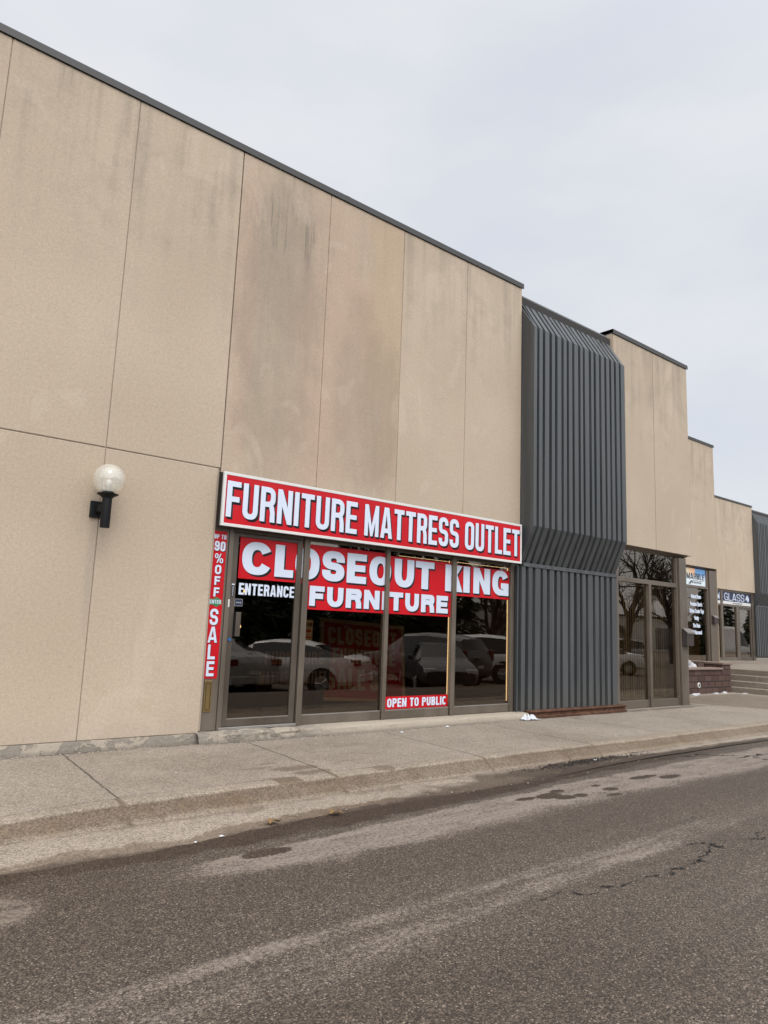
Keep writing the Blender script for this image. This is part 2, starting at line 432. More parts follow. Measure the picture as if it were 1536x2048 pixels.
def R_(x0, x1, z0, z1): return [(x0, z0), (x1, z0), (x1, z1), (x0, z1)]
def glyph(ch, w, h, s, t):
    c = w / 2
    if ch == 'I': return [R_(0, w, 0, h)]
    if ch == 'L': return [R_(0, s, 0, h), R_(s, w, 0, t)]
    if ch == 'T': return [R_(0, w, h - t, h), R_(c - s / 2, c + s / 2, 0, h - t)]
    if ch == 'F': return [R_(0, s, 0, h), R_(s, w, h - t, h), R_(s, w * .92, h * .5 - t * .5, h * .5 + t * .5)]
    if ch == 'E': return [R_(0, s, 0, h), R_(s, w, h - t, h), R_(s, w * .94, h * .51 - t * .47, h * .51 + t * .47), R_(s, w, 0, t)]
    if ch == 'H': return [R_(0, s, 0, h), R_(w - s, w, 0, h), R_(s, w - s, h * .5 - t * .5, h * .5 + t * .5)]
    if ch == 'N':
        d = h * .47
        return [R_(0, s, 0, h), R_(w - s, w, 0, h), [(s * .98, h), (s * .98, h - d), (w - s * .98, 0), (w - s * .98, d)]]
    if ch == 'M':
        d = h * .52; s = s * .92
        return [R_(0, s, 0, h), R_(w - s, w, 0, h), [(s, h), (s, h - d), (c - s * .3, 0), (c + s * .3, 0), (w - s, h - d), (w - s, h), (c, h * .32)]]
    if ch == 'A':
        a = s * .62; zi = h * .80
        xi = lambda z: s * .97 + (c - s * .97) * z / zi
        return [[(0, 0), (s * .97, 0), (c, zi), (c, h), (c - a, h)], [(w, 0), (c + a, h), (c, h), (c, zi), (w - s * .97, 0)],
                [(xi(h * .17), h * .17), (w - xi(h * .17), h * .17), (w - xi(h * .17 + t), h * .17 + t), (xi(h * .17 + t), h * .17 + t)]]
    if ch in 'PR':
        m = h * (.40 if ch == 'P' else .43)
        g = [R_(0, s, 0, h), _bowl(s, w, m, h, s, t)]
        if ch == 'R': g.append([(w - s * 1.0, 0), (w + s * .02, 0), (w - s * .02, m * .62), (w - s * .32, m + t * .35), (w - s * 1.25, m + .002), (w - s * 1.0, m * .62)])
        return g
    if ch == 'B': return [R_(0, s, 0, h), _bowl(s, w * .96, h * .5, h, s, t), _bowl(s, w, 0, h * .5 + t * .08, s, t)]
    if ch == 'D': return [R_(0, s, 0, h), _bowl(s, w, 0, h, s, t)]
    if ch in 'O0': return [_poly(_st(w, 0, h, s, t, 90, 270)), _poly(_st(w, 0, h, s, t, -90, 90))]
    if ch == 'U': return [_poly(_st(w, 0, h, s, t, 180, 360, h - min(h / 2, w * .52), h - min(h / 2, w * .52)))]
    if ch == 'C':
        if w > h * .62: return [_poly(_st(w, 0, h, s, t, 27, 333, n=10))]
        return [_poly(_st(w, 0, h, s, t, 0, 360, -h * .05, h * .05))]
    if ch == 'G':
        e = min(h / 2, w * .52)
        if w > h * .62: return [_poly(_st(w, 0, h, s, t, 27, 300, n=10)), R_(w - s, w, 0, h * .5), R_(c * 1.05, w - s, h * .5 - t * .95, h * .5)]
        return [_poly(_st(w, 0, h, s, t, 0, 360, -h * .04, max(.01, h * .50 - e))), R_(c * 1.02, w - s, h * .5 - t * .9, h * .5)]
    if ch == 'S':
        m = h * .5; e = min((h - m + t / 2) / 2, w * .5)
        O, I = _st(w, m - t / 2, h, s, t, 0, 270, -h * .05, 0, e)
        O2, I2 = _st(w, 0, m + t / 2, s, t, -180, 90, h * .05, 0, e)
        O2, I2 = O2[::-1], I2[::-1]
        return [O + I2[1:] + (O2[1:])[::-1] + I[::-1]]
    if ch == 'K':
        return [R_(0, s, 0, h), [(s, h * .36), (s, h * .66), (w - s * 1.12, h), (w, h), (s + (w - s) * .45, h * .60)], [(s + (w - s) * .14, h * .545 - .02 * h), (w - s * 1.08, 0), (w + s * .05, 0), (s + (w - s) * .50, h * .66)]]
    if ch == '9':
        e = min(h * .31, w * .52)
        return [_poly(_st(w, h * .38, h, s, t, 90, 270)), _poly(_st(w, h * .38, h, s, t, -90, 90)),
                _poly(_st(w, 0, h, s, t, 180, 360, h * .04, h * .40, e))]
    if ch == '%':
        q = w * .42; g = []
        for ox, oz in ((0, h * .48), (w - q, 0)):
            for a in ((90, 270), (-90, 90)): g.append([(x + ox, z + oz) for x, z in _poly(_st(q, 0, h * .52, s * .6, t * .6, *a, n=5))])
        g.append([(w * .24, 0), (w * .38, 0), (w * .76, h), (w * .62, h)])
        return g
    return []
RELW = {'M': 1.28, 'N': 1.04, 'A': 1.10, 'F': .88, 'E': .90, 'L': .86, 'T': .96, 'K': 1.08, 'G': 1.03, 'O': 1.03, '%': 1.2, ' ': .46}
def letters(mb, segs, z0, z1, s, t, yf, shadow=None, depth=.003):
    """segs: (char, x0, x1). yf: y of the letter face; shadow: (dx, dz, dy) of the black block behind"""
    h = z1 - z0
    k = 0
    for ch, x0, x1 in segs:
        for p in glyph(ch, x1 - x0, h, s, t):
            q = [(x + x0, z + z0) for x, z in p]; n = len(q); y = yf - .00012 * (k % 4); k += 1
            area = sum(q[i][0] * q[(i + 1) % n][1] - q[(i + 1) % n][0] * q[i][1] for i in range(n))
            if area < 0: q = q[::-1]
            fs = [tuple(range(n))] + [(i, i + n, (i + 1) % n + n, (i + 1) % n) for i in range(n)]
            mb.add([(x, y, z) for x, z in q] + [(x, y + depth, z) for x, z in q], fs, 0)
            if shadow:
                dx, dz, dy = shadow
                y0 = y + depth * .5
                mb.add([(x, y0, z) for x, z in q] + [(x + dx, y0 + dy, z + dz) for x, z in q],
                       [(i, i + n, (i + 1) % n + n, (i + 1) % n) for i in range(n)], 1)
def layout(text, x0, x1, s, gap=None):
    W = x1 - x0; n = len(text)
    rel = sum(RELW.get(c, 1.0) for c in text if c != 'I'); nI = text.count('I')
    g = gap if gap is not None else .30 * s
    u = (W - nI * s - g * (n - 1)) / rel
    x = x0; out = []
    for c in text:
        w = s if c == 'I' else RELW.get(c, 1.0) * u
        if c != ' ': out.append((c, x, x + w))
        x += w + g
    return out
def font_text(name, body, size, x, y, z, mat, parent, rx=90, align='CENTER', extr=.001, sx=1, bold=0, dz=H):
    cu = bpy.data.curves.new(name, 'FONT'); cu.body = body; cu.size = size; cu.align_x = align; cu.extrude = extr; cu.offset = bold
    ob = bpy.data.objects.new(name, cu); COL.objects.link(ob)
    bpy.context.view_layer.update()
    me = bpy.data.meshes.new_from_object(ob)
    bpy.data.objects.remove(ob)
    o = Vector(parent['_o']); T = Matrix.Translation(Vector((x, y, z + dz)) - o) @ Matrix.Rotation(math.radians(rx), 4, 'X') @ Matrix.Diagonal((sx, 1, 1, 1))
    me.transform(T); me.materials.clear(); me.materials.append(M[mat])
    ob = bpy.data.objects.new(name, me); COL.objects.link(ob); ob.parent = parent; ob['_o'] = tuple(o)
    return ob
# ------------------------------------------------------------------ ground sheets with stain maps
def vnoise(x, y, sc, seed=0, octv=4):
    r = np.random.RandomState(seed); T = r.rand(256, 256); v = np.zeros_like(x); a = 1; tot = 0
    for _ in range(octv):
        X = x * sc + 37.1 * _; Y = y * sc + 11.7 * _; i = np.floor(X).astype(int); j = np.floor(Y).astype(int)
        fx = X - i; fy = Y - j; fx = fx * fx * (3 - 2 * fx); fy = fy * fy * (3 - 2 * fy)
        g = lambda p, q: T[p % 256, q % 256]
        v += a * ((g(i, j) * (1 - fx) + g(i + 1, j) * fx) * (1 - fy) + (g(i, j + 1) * (1 - fx) + g(i + 1, j + 1) * fx) * fy)
        tot += a; a *= .55; sc *= 2.03
    return v / tot
def ss(v, a, b):
    t = np.clip((v - a) / (b - a), 0, 1); return t * t * (3 - 2 * t)
def curve(x, pts):
    p = sorted(pts); return np.interp(x, [q[0] for q in p], [q[1] for q in p])
def sheet(name, xs, ys, zf, attrs, mat, kind='structure', smooth=True):
    """grid over xs by ys (ys may be a 2D array [ny][nx]); attrs: dict name -> 2D array"""
    nx = len(xs); X = np.tile(xs, (len(ys), 1)); Y = ys if getattr(ys, 'ndim', 1) == 2 else np.tile(np.array(ys)[:, None], (1, nx))
    ny = Y.shape[0]; Z = zf(X, Y) if callable(zf) else zf
    me = bpy.data.meshes.new(name)
    co = np.stack([X, Y, Z], -1).reshape(-1, 3)
    idx = np.arange(nx * ny).reshape(ny, nx)
    q = np.stack([idx[:-1, :-1], idx[:-1, 1:], idx[1:, 1:], idx[1:, :-1]], -1).reshape(-1, 4)
    me.vertices.add(len(co)); me.vertices.foreach_set('co', co.ravel())
    me.loops.add(q.size); me.loops.foreach_set('vertex_index', q.ravel())
    me.polygons.add(len(q)); me.polygons.foreach_set('loop_start', np.arange(0, q.size, 4)); me.polygons.foreach_set('loop_total', np.full(len(q), 4))
    me.update(calc_edges=True)
    if smooth: me.polygons.foreach_set('use_smooth', np.ones(len(q), bool))
    A = attrs(X, Y, Z) if callable(attrs) else attrs
    for k, v in A.items():
        at = me.attributes.new(k, 'FLOAT', 'POINT'); at.data.foreach_set('value', np.ascontiguousarray(v, dtype=np.float32).ravel())
    me.materials.append(M[mat]); me.update()
    o = bpy.data.objects.new(name, me); COL.objects.link(o)
    if kind: o['kind'] = kind
    return o
def blob(X, Y, cx, cy, rx, ry, wob, k=1.0): 
    d = np.sqrt(((X - cx) / rx) ** 2 + ((Y - cy) / ry) ** 2) + wob
    return ss(d, 1.12, .88) * k
def polyline_d(X, Y, pts):
    D = np.full(X.shape, 9.)
    for (x0, y0), (x1, y1) in zip(pts[:-1], pts[1:]):
        dx, dy = x1 - x0, y1 - y0; t = np.clip(((X - x0) * dx + (Y - y0) * dy) / (dx * dx + dy * dy), 0, 1)
        D = np.minimum(D, np.hypot(X - x0 - t * dx, Y - y0 - t * dy))
    return D
KT = [(0, -2.36), (1.7, -2.34), (2.4, -2.28), (4.3, -2.25), (6.0, -2.22), (8, -2.24), (13, -2.27), (40, -2.27)]   # top edge of the kerb
KF = [(0, -2.55), (2.1, -2.53), (4.2, -2.48), (5.3, -2.42), (7, -2.45), (13, -2.46), (40, -2.46)]                 # its foot
GE = [(0, -2.97), (1.6, -3.06), (2.1, -3.07), (2.7, -3.02), (3.4, -2.92), (5.8, -2.88), (7.3, -2.72), (9, -2.63), (12.5, -2.66), (40, -2.66)]
def kink(x, s, a): return (vnoise(x, x * 0 + s, 1.1, 3, 4) - .5) * a

# road: near sheet with the stains, a coarser far sheet all round it
def road_attr(X, Y, Z):
    w1 = vnoise(X * .6, Y * 1.6, 1.3, 1, 5) - .5; w2 = vnoise(X, Y, 3.2, 2, 5) - .5; w3 = vnoise(X * .35, Y * 2.4, 1.6, 9, 4) - .5
    hi = vnoise(X * .5, Y * 1.2, 9, 21, 3) - .5
    ge = curve(X, GE); lo = curve(X, [(0, -3.10), (1.2, -3.22), (2.0, -3.28), (2.5, -3.27), (2.9, -3.24), (4.5, -3.16), (5.3, -3.14), (6.6, -3.0), (8.1, -2.92), (12, -2.86)])
    Yw = Y + w2 * .10 + w1 * .06
    Yr = Yw + hi * .10; wet = ss(Yr, lo - .05, lo + .04) * ss(X, 12, 9) * .95
    leftb = ss(Y + w1 * .5, -4.6, -3.3) * ss(X + w2 * .5, 2.3, 1.6) * .42; wet = np.maximum(wet, leftb)
    wet = np.maximum(wet, ss(Y, -5.1, -3.9) * .25 * ss(X, 3.5, 1.5))
    for cx, cy, rx, ry in ((5.6, -3.37, .13, .045), (5.92, -3.40, .17, .085), (6.03, -3.52, .13, .07), (6.16, -3.32, .11, .05), (6.22, -3.54, .12, .07), (6.75, -3.53, .10, .055), (6.55, -3.71, .10, .04), (6.74, -3.36, .07, .03), (7.66, -3.36, .25, .06), (7.95, -3.5, .2, .07), (2.76, -3.50, .20, .09)):
        wet = np.maximum(wet, blob(X, Y, cx, cy, rx, ry, w2 * 1.1, .85))
    # long damp wheel lane
    lane = ss(Y + w3 * .22 + w2 * .08, -4.55, -4.35) * ss(Y + w3 * .22 + w2 * .08, -3.72, -3.95)
    wet = np.maximum(wet, lane * .22)
    lane2 = ss(Y + w3 * .3, -6.6, -6.0) * ss(Y + w3 * .3, -5.15, -5.5) * ss(X, 4.3, 3.2)
    wet = np.maximum(wet, lane2 * .25)
    up = curve(X, [(0, -3.45), (1.9, -3.5), (2.9, -3.38), (5.3, -3.2), (7, -3.1), (11, -3.0), (20, -3)]); low = curve(X, [(0, -3.6), (1.8, -3.55), (2.1, -3.72), (3.2, -3.88), (4.2, -3.84), (6.4, -3.74), (10, -3.8), (20, -3.9)])
    dry = ss(Yw, low - .20, low + .14) * ss(Yw, up + .03, up - .06) * ss(X + w2 * .5, 1.65, 2.35)
    dry = np.maximum(dry, ss(np.sqrt(((X - 1.03) / .30) ** 2 + ((Y + 3.62) / .26) ** 2) + w2 * .8, 1.25, .55))
    up2 = curve(X, [(0, -4.8), (1.5, -4.80), (2.75, -4.76), (5.2, -4.68), (7, -4.7), (12, -4.7)]); lo2 = curve(X, [(0, -5.1), (1.3, -5.13), (1.8, -5.24), (2.4, -5.20), (3, -5.12), (4, -5.02), (6.2, -4.90), (12, -4.9)])
    b = ss(Yw, lo2 - .08, lo2 + .08) * ss(Yw, up2 + .08, up2 - .06)
    b1 = ss(np.abs(Y + 4.80 + w1 * .10 + (X - 3) * -.012), .11, .03); b2 = ss(np.abs(Y + 5.06 + w1 * .12 - (X - 2) * .045), .13, .04)
    dry = np.maximum(dry, np.maximum(b1, b2) * (.62 + w3 * .9) * ss(X, 9, 6.5)); dry = np.maximum(dry, b * .35)
    dry = np.maximum(dry, ss(X + w1 * 1.2, 3.6, 4.6) * ss(Y + w1, -5.3, -5.7) * .30)
    dry = np.clip(dry + hi * .9 * dry + (w1 > .12) * .12 * w1, 0, 1) * (1 - ss(wet, .45, .8))
    wet = np.clip(wet + hi * .35 * wet, 0, 1)
    cr = np.zeros_like(X)
    return dict(wet=wet, dry=dry, crack=cr)
rxs = np.concatenate([np.arange(-30, .2, .25), np.arange(.2, 8, .018), np.arange(8, 16.01, .045), np.arange(16.2, 60, .4)])
rt = np.linspace(0, 1, 230)
def road_rows():
    ge = curve(rxs, GE) + kink(rxs, 4, .05) + (vnoise(rxs, rxs * 0, 4.5, 55, 4) - .5) * .07
    near = ge[None, :] * (1 - rt[:, None]) + (-6.9) * rt[:, None]
    far = np.concatenate([np.arange(-7.05, -12, -.15), np.arange(-12.5, -40, -1.5)])
    return np.concatenate([near, np.tile(far[:, None], (1, len(rxs)))])
RY = road_rows()
def lot_drop(Y): return -.33 * ss(Y, -6.3, -7.8)
def road_z(X, Y): return lot_drop(Y) + .0 + .004 * (vnoise(X, Y, 1.5, 7, 3) - .5) + .0015
road = sheet('road', rxs, RY[::-1], road_z, road_attr, 'asphalt')
fx = np.array([-60, -30, -12, -4, 0, .2, 3, 6, 9, 12, 16, 22, 30, 45, 70, 120, 200.]); fy = np.array([-160, -90, -60, -40, -26, -18, -13, -10, -8.2, -6.9, -5, -3.9, -2.62])
z0 = lambda X, Y: np.full(X.shape, -.012)
lotA = lambda X, Y, Z: dict(wet=vnoise(X, Y, .35, 4, 3) * .4, dry=vnoise(X, Y, .5, 14, 3) * .7, crack=np.zeros_like(X))
sheet('car_park', np.linspace(-60, 200, 131), np.concatenate([np.linspace(-150, -12, 40), np.linspace(-11.5, -2.55, 30)]), lambda X, Y: lot_drop(Y) - .012, lotA, 'asphalt')
n_ = N('bare ground'); M['earth'] = n_.bsdf(n_.mix(n_.noise(.3, 5), (.10, .085, .06), (.16, .135, .10)), .95)
sheet('ground', np.linspace(-900, 1200, 22), np.linspace(-1000, 1000, 21), lambda X, Y: np.full(X.shape, -.62), {}, 'earth', smooth=False)

# cracks: thin jagged slits laid just over the asphalt
def crack_mesh(m, pts, wd, seed, depth=4):
    r_ = random.Random(seed); P = [Vector((x, y, 0)) for x, y in pts]
    for k in range(depth):
        Q = [P[0]]
        for a, b in zip(P[:-1], P[1:]):
            d = b - a; n = Vector((-d.y, d.x, 0)); Q += [a.lerp(b, r_.uniform(.4, .6)) + n * r_.gauss(0, .13 if k else .07), b]
        P = Q
    L = []
    for i, p in enumerate(P):
        d = (P[min(i + 1, len(P) - 1)] - P[max(i - 1, 0)]).normalized(); n = Vector((-d.y, d.x, 0)); e = min(1, i / 6, (len(P) - 1 - i) / 6)
        w = wd * max(.08, e) * (.15 + 2.2 * r_.random() ** 3); L.append((p + n * w, p - n * w))
    vs = [(q.x, q.y, .0065) for ab in L for q in ab]
    m.add(vs, [(2 * i, 2 * i + 1, 2 * i + 3, 2 * i + 2) for i in range(len(L) - 1)])
    return P
m = MB(); rs_ = random.Random(77)
main = crack_mesh(m, [(3.6, -5.1), (4.13, -5.18), (4.55, -5.24), (4.89, -5.26), (5.19, -5.28), (5.45, -5.2), (5.7, -5.12), (6.03, -5.17), (6.56, -5.16), (7.4, -5.2)], .0055, 1)
for i in range(16):
    p = main[rs_.randrange(30, len(main) - 4)]; a = rs_.uniform(0, 6.28); l = rs_.uniform(.06, .2); crack_mesh(m, [(p.x, p.y), (p.x + l * math.cos(a), p.y + l * math.sin(a) * .6)], .0035, i + 10, 3)
for pts, w_ in (([(5.74, -5.12), (5.62, -5.03), (5.42, -5.01)], .009), ([(6.1, -5.17), (6.2, -5.27), (6.35, -5.29)], .007), ([(5.72, -5.1), (5.66, -5.17), (5.72, -5.2)], .012), ([(4.86, -5.24), (4.92, -5.29), (4.95, -5.27)], .014), ([(5.17, -5.26), (5.24, -5.30)], .013), ([(10.02, -3.34), (10.42, -3.29), (10.9, -3.36), (12, -3.3), (14, -3.4)], .02), ([(10.42, -3.29), (10.32, -3.57), (10.6, -3.8), (10.4, -4.3)], .02), ([(9.2, -2.9), (9.9, -3.0), (10.4, -3.25)], .015)):
    crack_mesh(m, pts, w_, int(pts[0][0] * 100))
ck = m.build('road_crack', simple('crack void', (.010, .008, .007), .95), None, dz=0); ck['kind'] = 'structure'; ck.parent = road

# gutter pan
gx = np.concatenate([np.arange(-30, .2, .5), np.arange(.2, 9, .022), np.arange(9, 16, .06), np.arange(16, 46, .5)])
def strip(a, b, n): return a[None, :] * (1 - np.linspace(0, 1, n)[:, None]) + b[None, :] * np.linspace(0, 1, n)[:, None]
ge = curve(gx, GE) + kink(gx, 4, .05); kf = curve(gx, KF) + .035 + kink(gx, 8, .02); kt = curve(gx, KT) + kink(gx, 12, .02)
def gut_attr(X, Y, Z):
    w2 = vnoise(X, Y, 3.2, 2, 5) - .5; f = (Y - curve(X, GE)) / (curve(X, KF) - curve(X, GE))
    f2 = f + (vnoise(X, Y, 5, 61, 6) - .5) * .55
    wet = ss(f2 + w2 * .25, .34, .29) * (.66 + ss(X, 2.2, 4.5) * .2)
    wet = np.maximum(wet, ss(f + w2 * .8, .9, 1.02) * .45)
    mud = ss(f + w2 * .8 - ss(X, 3.9, 6.4) * .9 * ss(X, 9.5, 8), .2, -.15) * ss(X, 3.6, 4.8)
    wet = np.maximum(wet, mud * .75)
    dirt = ss(f + w2 * .6, .14, .02) * .75 + mud * .55
    dirt = np.maximum(dirt, blob(X, Y, 7.75, -2.56, .75, .12, w2 * 2.2, 1.0))
    dirt = np.maximum(dirt, blob(X, Y, 6.6, -2.66, .7, .12, w2 * 1.8, .8))
    return dict(wet=np.clip(wet, 0, 1), dirt=np.clip(dirt, 0, 1))
sheet('gutter', gx, strip(ge - .08, kf + .01, 24), lambda X, Y: -.0055 + .030 * ss(Y, -3.05, -2.5) + .006 * (vnoise(X, Y, 6, 5, 3) - .5), gut_attr, 'gutter')

# kerb: rounded profile from the pavement edge down to the gutter
WZ = .15
prof = [(0, 0), (.25, .002), (.43, .007), (.49, .018), (.545, .044), (.70, .078), (.86, .112), (.95, .128), (1.0, .136)]     # (fraction back edge -> foot, drop)
fr = []
for (a, da), (b, db) in zip(prof[:-1], prof[1:]):
    for i in range(4): fr.append((a + (b - a) * i / 4, da + (db - da) * i / 4))
fr.append(prof[-1]); fr = np.array(fr)
back = kt + .15
KY = back[None, :] * (1 - fr[:, :1]) + kf[None, :] * fr[:, :1]
KX = np.tile(gx, (len(fr), 1))
ch = vnoise(KX, KY + fr[:, 1:] * 3, 5, 15, 4) - .5
drop = np.tile(fr[:, 1:], (1, len(gx)))
low = .035 * ss(KX, 1.9, .9)
KZ = WZ - low - drop * (1 - low / .15) - np.clip(ch - .12, 0, 1) * .06 * ss(drop, .005, .03)
crk = ss(np.abs(KX - 7.67 + .05 * ch), .02, .006) * ss(drop, .0, .02)
KZ = KZ - crk * .03
KY = KY + np.clip(ch, -.2, .2) * .03 * ss(drop, .02, .06)
def kerb_attr(X, Y, Z):
    w2 = vnoise(X, Y, 3.2, 2, 5) - .5; w = vnoise(X * .4, drop * 3, 2.5, 19, 4) - .5; v = vnoise(X, drop * .1, 6, 29, 4) - .5
    wet = blob(X, drop, 3.70, .0, .13, .035, w2 * .4, .8)
    wet = np.maximum(wet, ss(np.abs(X - 3.70 + w2 * .06), .045, .02) * ss(drop, .115, .1) * .85)
    wet = np.maximum(wet, blob(X, drop, 4.85, 0, .16, .02, w2, .6)); wet = np.maximum(wet, ss(np.abs(X - 4.9 + w2 * .08), .04, .015) * ss(drop, .09, .05) * .7)
    wet = np.maximum(wet, ss(v + w * .6, .02, .25) * ss(drop, .03, .09) * .22)
    wet = np.maximum(wet, ss(drop + w * .06, .10, .135) * ss(X, 4.6, 6.4) * ss(X, 8.9, 7.8) * .85)
    wet = np.maximum(wet, ss(drop + w * .02 + v * .008, .010, .026) * (.80 - .45 * ss(drop + w * .03, .095, .12) + w * .5 + v * .25))
    for q in range(-2, 8):
        wet = np.maximum(wet, ss(np.abs(X - (2.17 + 2.045 * q) + .02 * w), .028, .008) * .95 * ss(drop, -.01, .004))
    wet = np.maximum(wet, ss(drop + w * .012, .122, .134) * .75)
    wet = np.maximum(wet, ss(vnoise(X, drop * 2, 11, 91, 3), .70, .78) * ss(drop, .004, .02) * .7)
    wet = np.maximum(wet, crk)
    rust = ss(w + v * .5, -.02, .25) * ss(drop, .03, .08) * .6 + ss(X, 8, 9) * .25
    dirtline = ss(np.abs(drop - .075 + w * .02), .012, .004) * ss(v, -.1, .1) * ss(X, 2.2, 2.6) * .35
    wet = np.maximum(wet, dirtline)
    return dict(wet=np.clip(wet, 0, 1), dirt=np.clip(rust, 0, 1))
sheet('kerb', gx, KY[::-1], KZ[::-1], lambda X, Y, Z: {k: v[::-1] for k, v in kerb_attr(KX, KY, KZ).items()}, 'kerb')

# pavement
wx = np.concatenate([np.arange(-30, .2, .5), np.arange(.2, 9, .025), np.arange(9, 21, .06), np.arange(21, 46.1, .5)])
wk = curve(wx, KT) + .155 + kink(wx, 12, .02)
def walk_attr(X, Y, Z):
    w2 = vnoise(X, Y, 3.2, 2, 5) - .5; w1 = vnoise(X * .5, Y, 1.2, 6, 5) - .5
    wet = np.zeros_like(X)
    for cx, cy, rx, ry, k in ((4.06, -1.78, .22, .09, .7), (4.13, -2.0, .20, .07, .7), (3.68, -1.62, .18, .04, .5), (4.58, -2.26, .08, .05, .6), (4.85, -2.12, .2, .06, .6), (4.8, -1.7, .2, .04, .35), (3.62, -2.1, .14, .035, .5), (3.35, -2.12, .12, .03, .45), (3.9, -1.45, .12, .03, .45), (10.6, -.35, .12, .03, .6), (3.72, -2.2, .16, .05, .75)):
        wet = np.maximum(wet, blob(X, Y, cx, cy, rx, ry, w2 * 1.6, k))
    wet = np.maximum(wet, ss(w1 + w2 * .3, .06, .3) * .22)
    ramp = ss(X + Y * .45 + w2 * .25, 15.6, 15.75) * ss(Y + w1 * .5, 1.3, 1.0) * ss(X, 20.2, 19.2); wet = np.maximum(wet, ramp * .62)
    eg = np.where(X < 3.83, -.045, np.where(X < 9.6, -.16, -.15)); dirt = ss(Y - eg + w2 * .10, -.085, -.005) * ss(X, 15.5, 15.2) * .9 * ss(w2, -.22, .0)  # dark line for the gap at the wall foot, put into the dirt map
    dirt = np.maximum(dirt, ss(np.abs(X - 15.35 + (Y) * .9), .03, .01) * .9 * (X > 15.2) * (Y < .1))
    return dict(wet=wet, dirt=dirt)
sheet('pavement', wx, strip(wk, np.where(wx > 15.32, 1.62, .06), 70), lambda X, Y: WZ + .003 * (vnoise(X, Y, 1.5, 7, 3) - .5) + .012 * ss(X, 14, 20) - .035 * ss(X, 1.9, .9) * ss(Y, -1.7, -2.2), walk_attr, 'walk')
# ------------------------------------------------------------------ buildings
ZT = 6.12; ZB = 1.80; ZW = -1.29        # underside of the roof edge, foot of the upper panels, foot of the wall
def concrete(parent, x0, x1, z0, z1, y=0.0, th=.22):
    return MB().box(x0 + .0035, x1 - .0035, y, y + th, z0, z1).build('concrete_panel', 'wall', parent, bevel=.007)
def cap(parent, x0, x1, y, z, back=1.2, left=.0, right=.03):
    m = MB(); m.prism_x([(y - .022, z), (y - .022, z + .085), (y - .012, z + .10), (y + .30, z + .105), (y + .30, z + .02), (y - .008, z + .02), (y - .008, z)], x0 - left, x1 + right)
    x = x0 + 1.9
    while x < x1 - .5:
        m.prism_x([(y - .0245, z - .002), (y - .0245, z + .087), (y - .013, z + .103), (y + .30, z + .108), (y + .30, z + .10), (y - .01, z + .09)], x, x + .07); x += 3.05
    return m.build('roof_edge_cap', 'cap', parent, bevel=.003)
def ribs(x0, x1, n, top_w=.56, edge=.03, slope=.006):
    """ribbed sheet profile in (x, depth): depth 0 on the rib, 1 in the groove"""
    p = (x1 - x0 - 2 * edge) / n; pts = [(x0, 0), (x0 + edge, 0)]
    rj = random.Random(n * 7 + int(x0)); js = [0] + [rj.uniform(-.10, .10) * p for _ in range(n - 1)] + [0]
    for i in range(n):
        a = x0 + edge + i * p + js[i]; g = p * (1 - top_w) * rj.uniform(.88, 1.12)
        pts += [(a + slope, 1), (a + g - slope, 1), (a + g, 0), (x0 + edge + (i + 1) * p + js[i + 1], 0)]
    return pts + [(x1, 0)]
def ribbed(mb, prof, path, depth, nrm):
    """prof (x,d) swept along path of (y,z); groove depth along each path point's (ny,nz)"""
    k = len(prof)
    for (y, z), (ny, nz) in zip(path, nrm):
        mb.v += [(x, y + ny * depth * d, z + nz * depth * d) for x, d in prof]
    o = len(mb.v) - k * len(path)
    for j in range(len(path) - 1):
        for i in range(k - 1): mb.f.append([o + j * k + i, o + j * k + i + 1, o + (j + 1) * k + i + 1, o + (j + 1) * k + i]); mb.mi.append(0)
def cladding(parent, x0, x1, y, dz=0, n=16, x1up=None):
    x1up = x1up or x1 - .04
    xa = x0 + .09; yf = y - .28
    zt, zf1, zf0, zb = 6.02 + dz, 5.33 + dz, 1.78 + dz, 1.17 + dz
    path = [(y + .15, zt - .01), (yf, zf1), (yf, zf0), (y - .012, zb)]
    c = .42
    nr = [(.55, -.84), (.9, -.42), (.9, .42), (.62, .78)]
    m = MB(); ribbed(m, ribs(xa + .05, x1up, n, .58), path, .085, nr)
    m.build('upper_cladding', 'clad', parent)
    # folded side plates with a lip at the corner
    for xs, xe in ((xa, xa + .05), (x1up, x1up + .006)):
        s = MB()
        s.prism_x([(y + .20, zt), (yf - .002, zf1), (yf - .002, zf0), (y + .0, zb), (y + .20, zb)], xs, xe)
        if xs == xa:
            for i in range(7):
                zz = zf0 + .3 + i * .52
                s.box(xs - .006, xs, yf + .10, yf + .112, zz, zz + .012, 0)
        s.build('side_plate', 'clad', parent, bevel=.004)
    MB().prism_x([(y + .11, zt - .03), (y + .11, zt + .050), (y + .13, zt + .065), (y + .34, zt + .065), (y + .34, zt - .03)], xa - .03, x1up + .0).build('top_flashing', 'flash', parent, bevel=.003)
    MB().box(x0 + .14, x1, y - .035, y + .05, zb - .062, zb + .004).build('waist_flashing', 'clad', parent, bevel=.004)
    m = MB(); ribbed(m, ribs(x0, x1, n - 1, .60), [(y - .020, zb - .06), (y - .020, -1.345 + dz)], .082, [(1, 0), (1, 0)])
    m.build('lower_cladding', 'clad', parent)
    MB().box(x0, x1, y + .065, y + .2, -1.4 + dz, zt - .01).build('backing_wall', 'dark', parent)
def shell(parent, x0, x1, y0, y1, z0, z1):
    m = MB(); t = .05
    m.box(x0, x1, y1 - t, y1, z0, z1); m.box(x0, x0 + t, y0, y1 - t, z0, z1); m.box(x1 - t, x1, y0, y1 - t, z0, z1)
    m.box(x0 + t, x1 - t, y0, y1 - t, z1 - t, z1); m.box(x0 + t, x1 - t, y0, y1 - t, z0, z0 + t, 1)
    return m.build('interior_shell', ['int', 'intf'], parent)
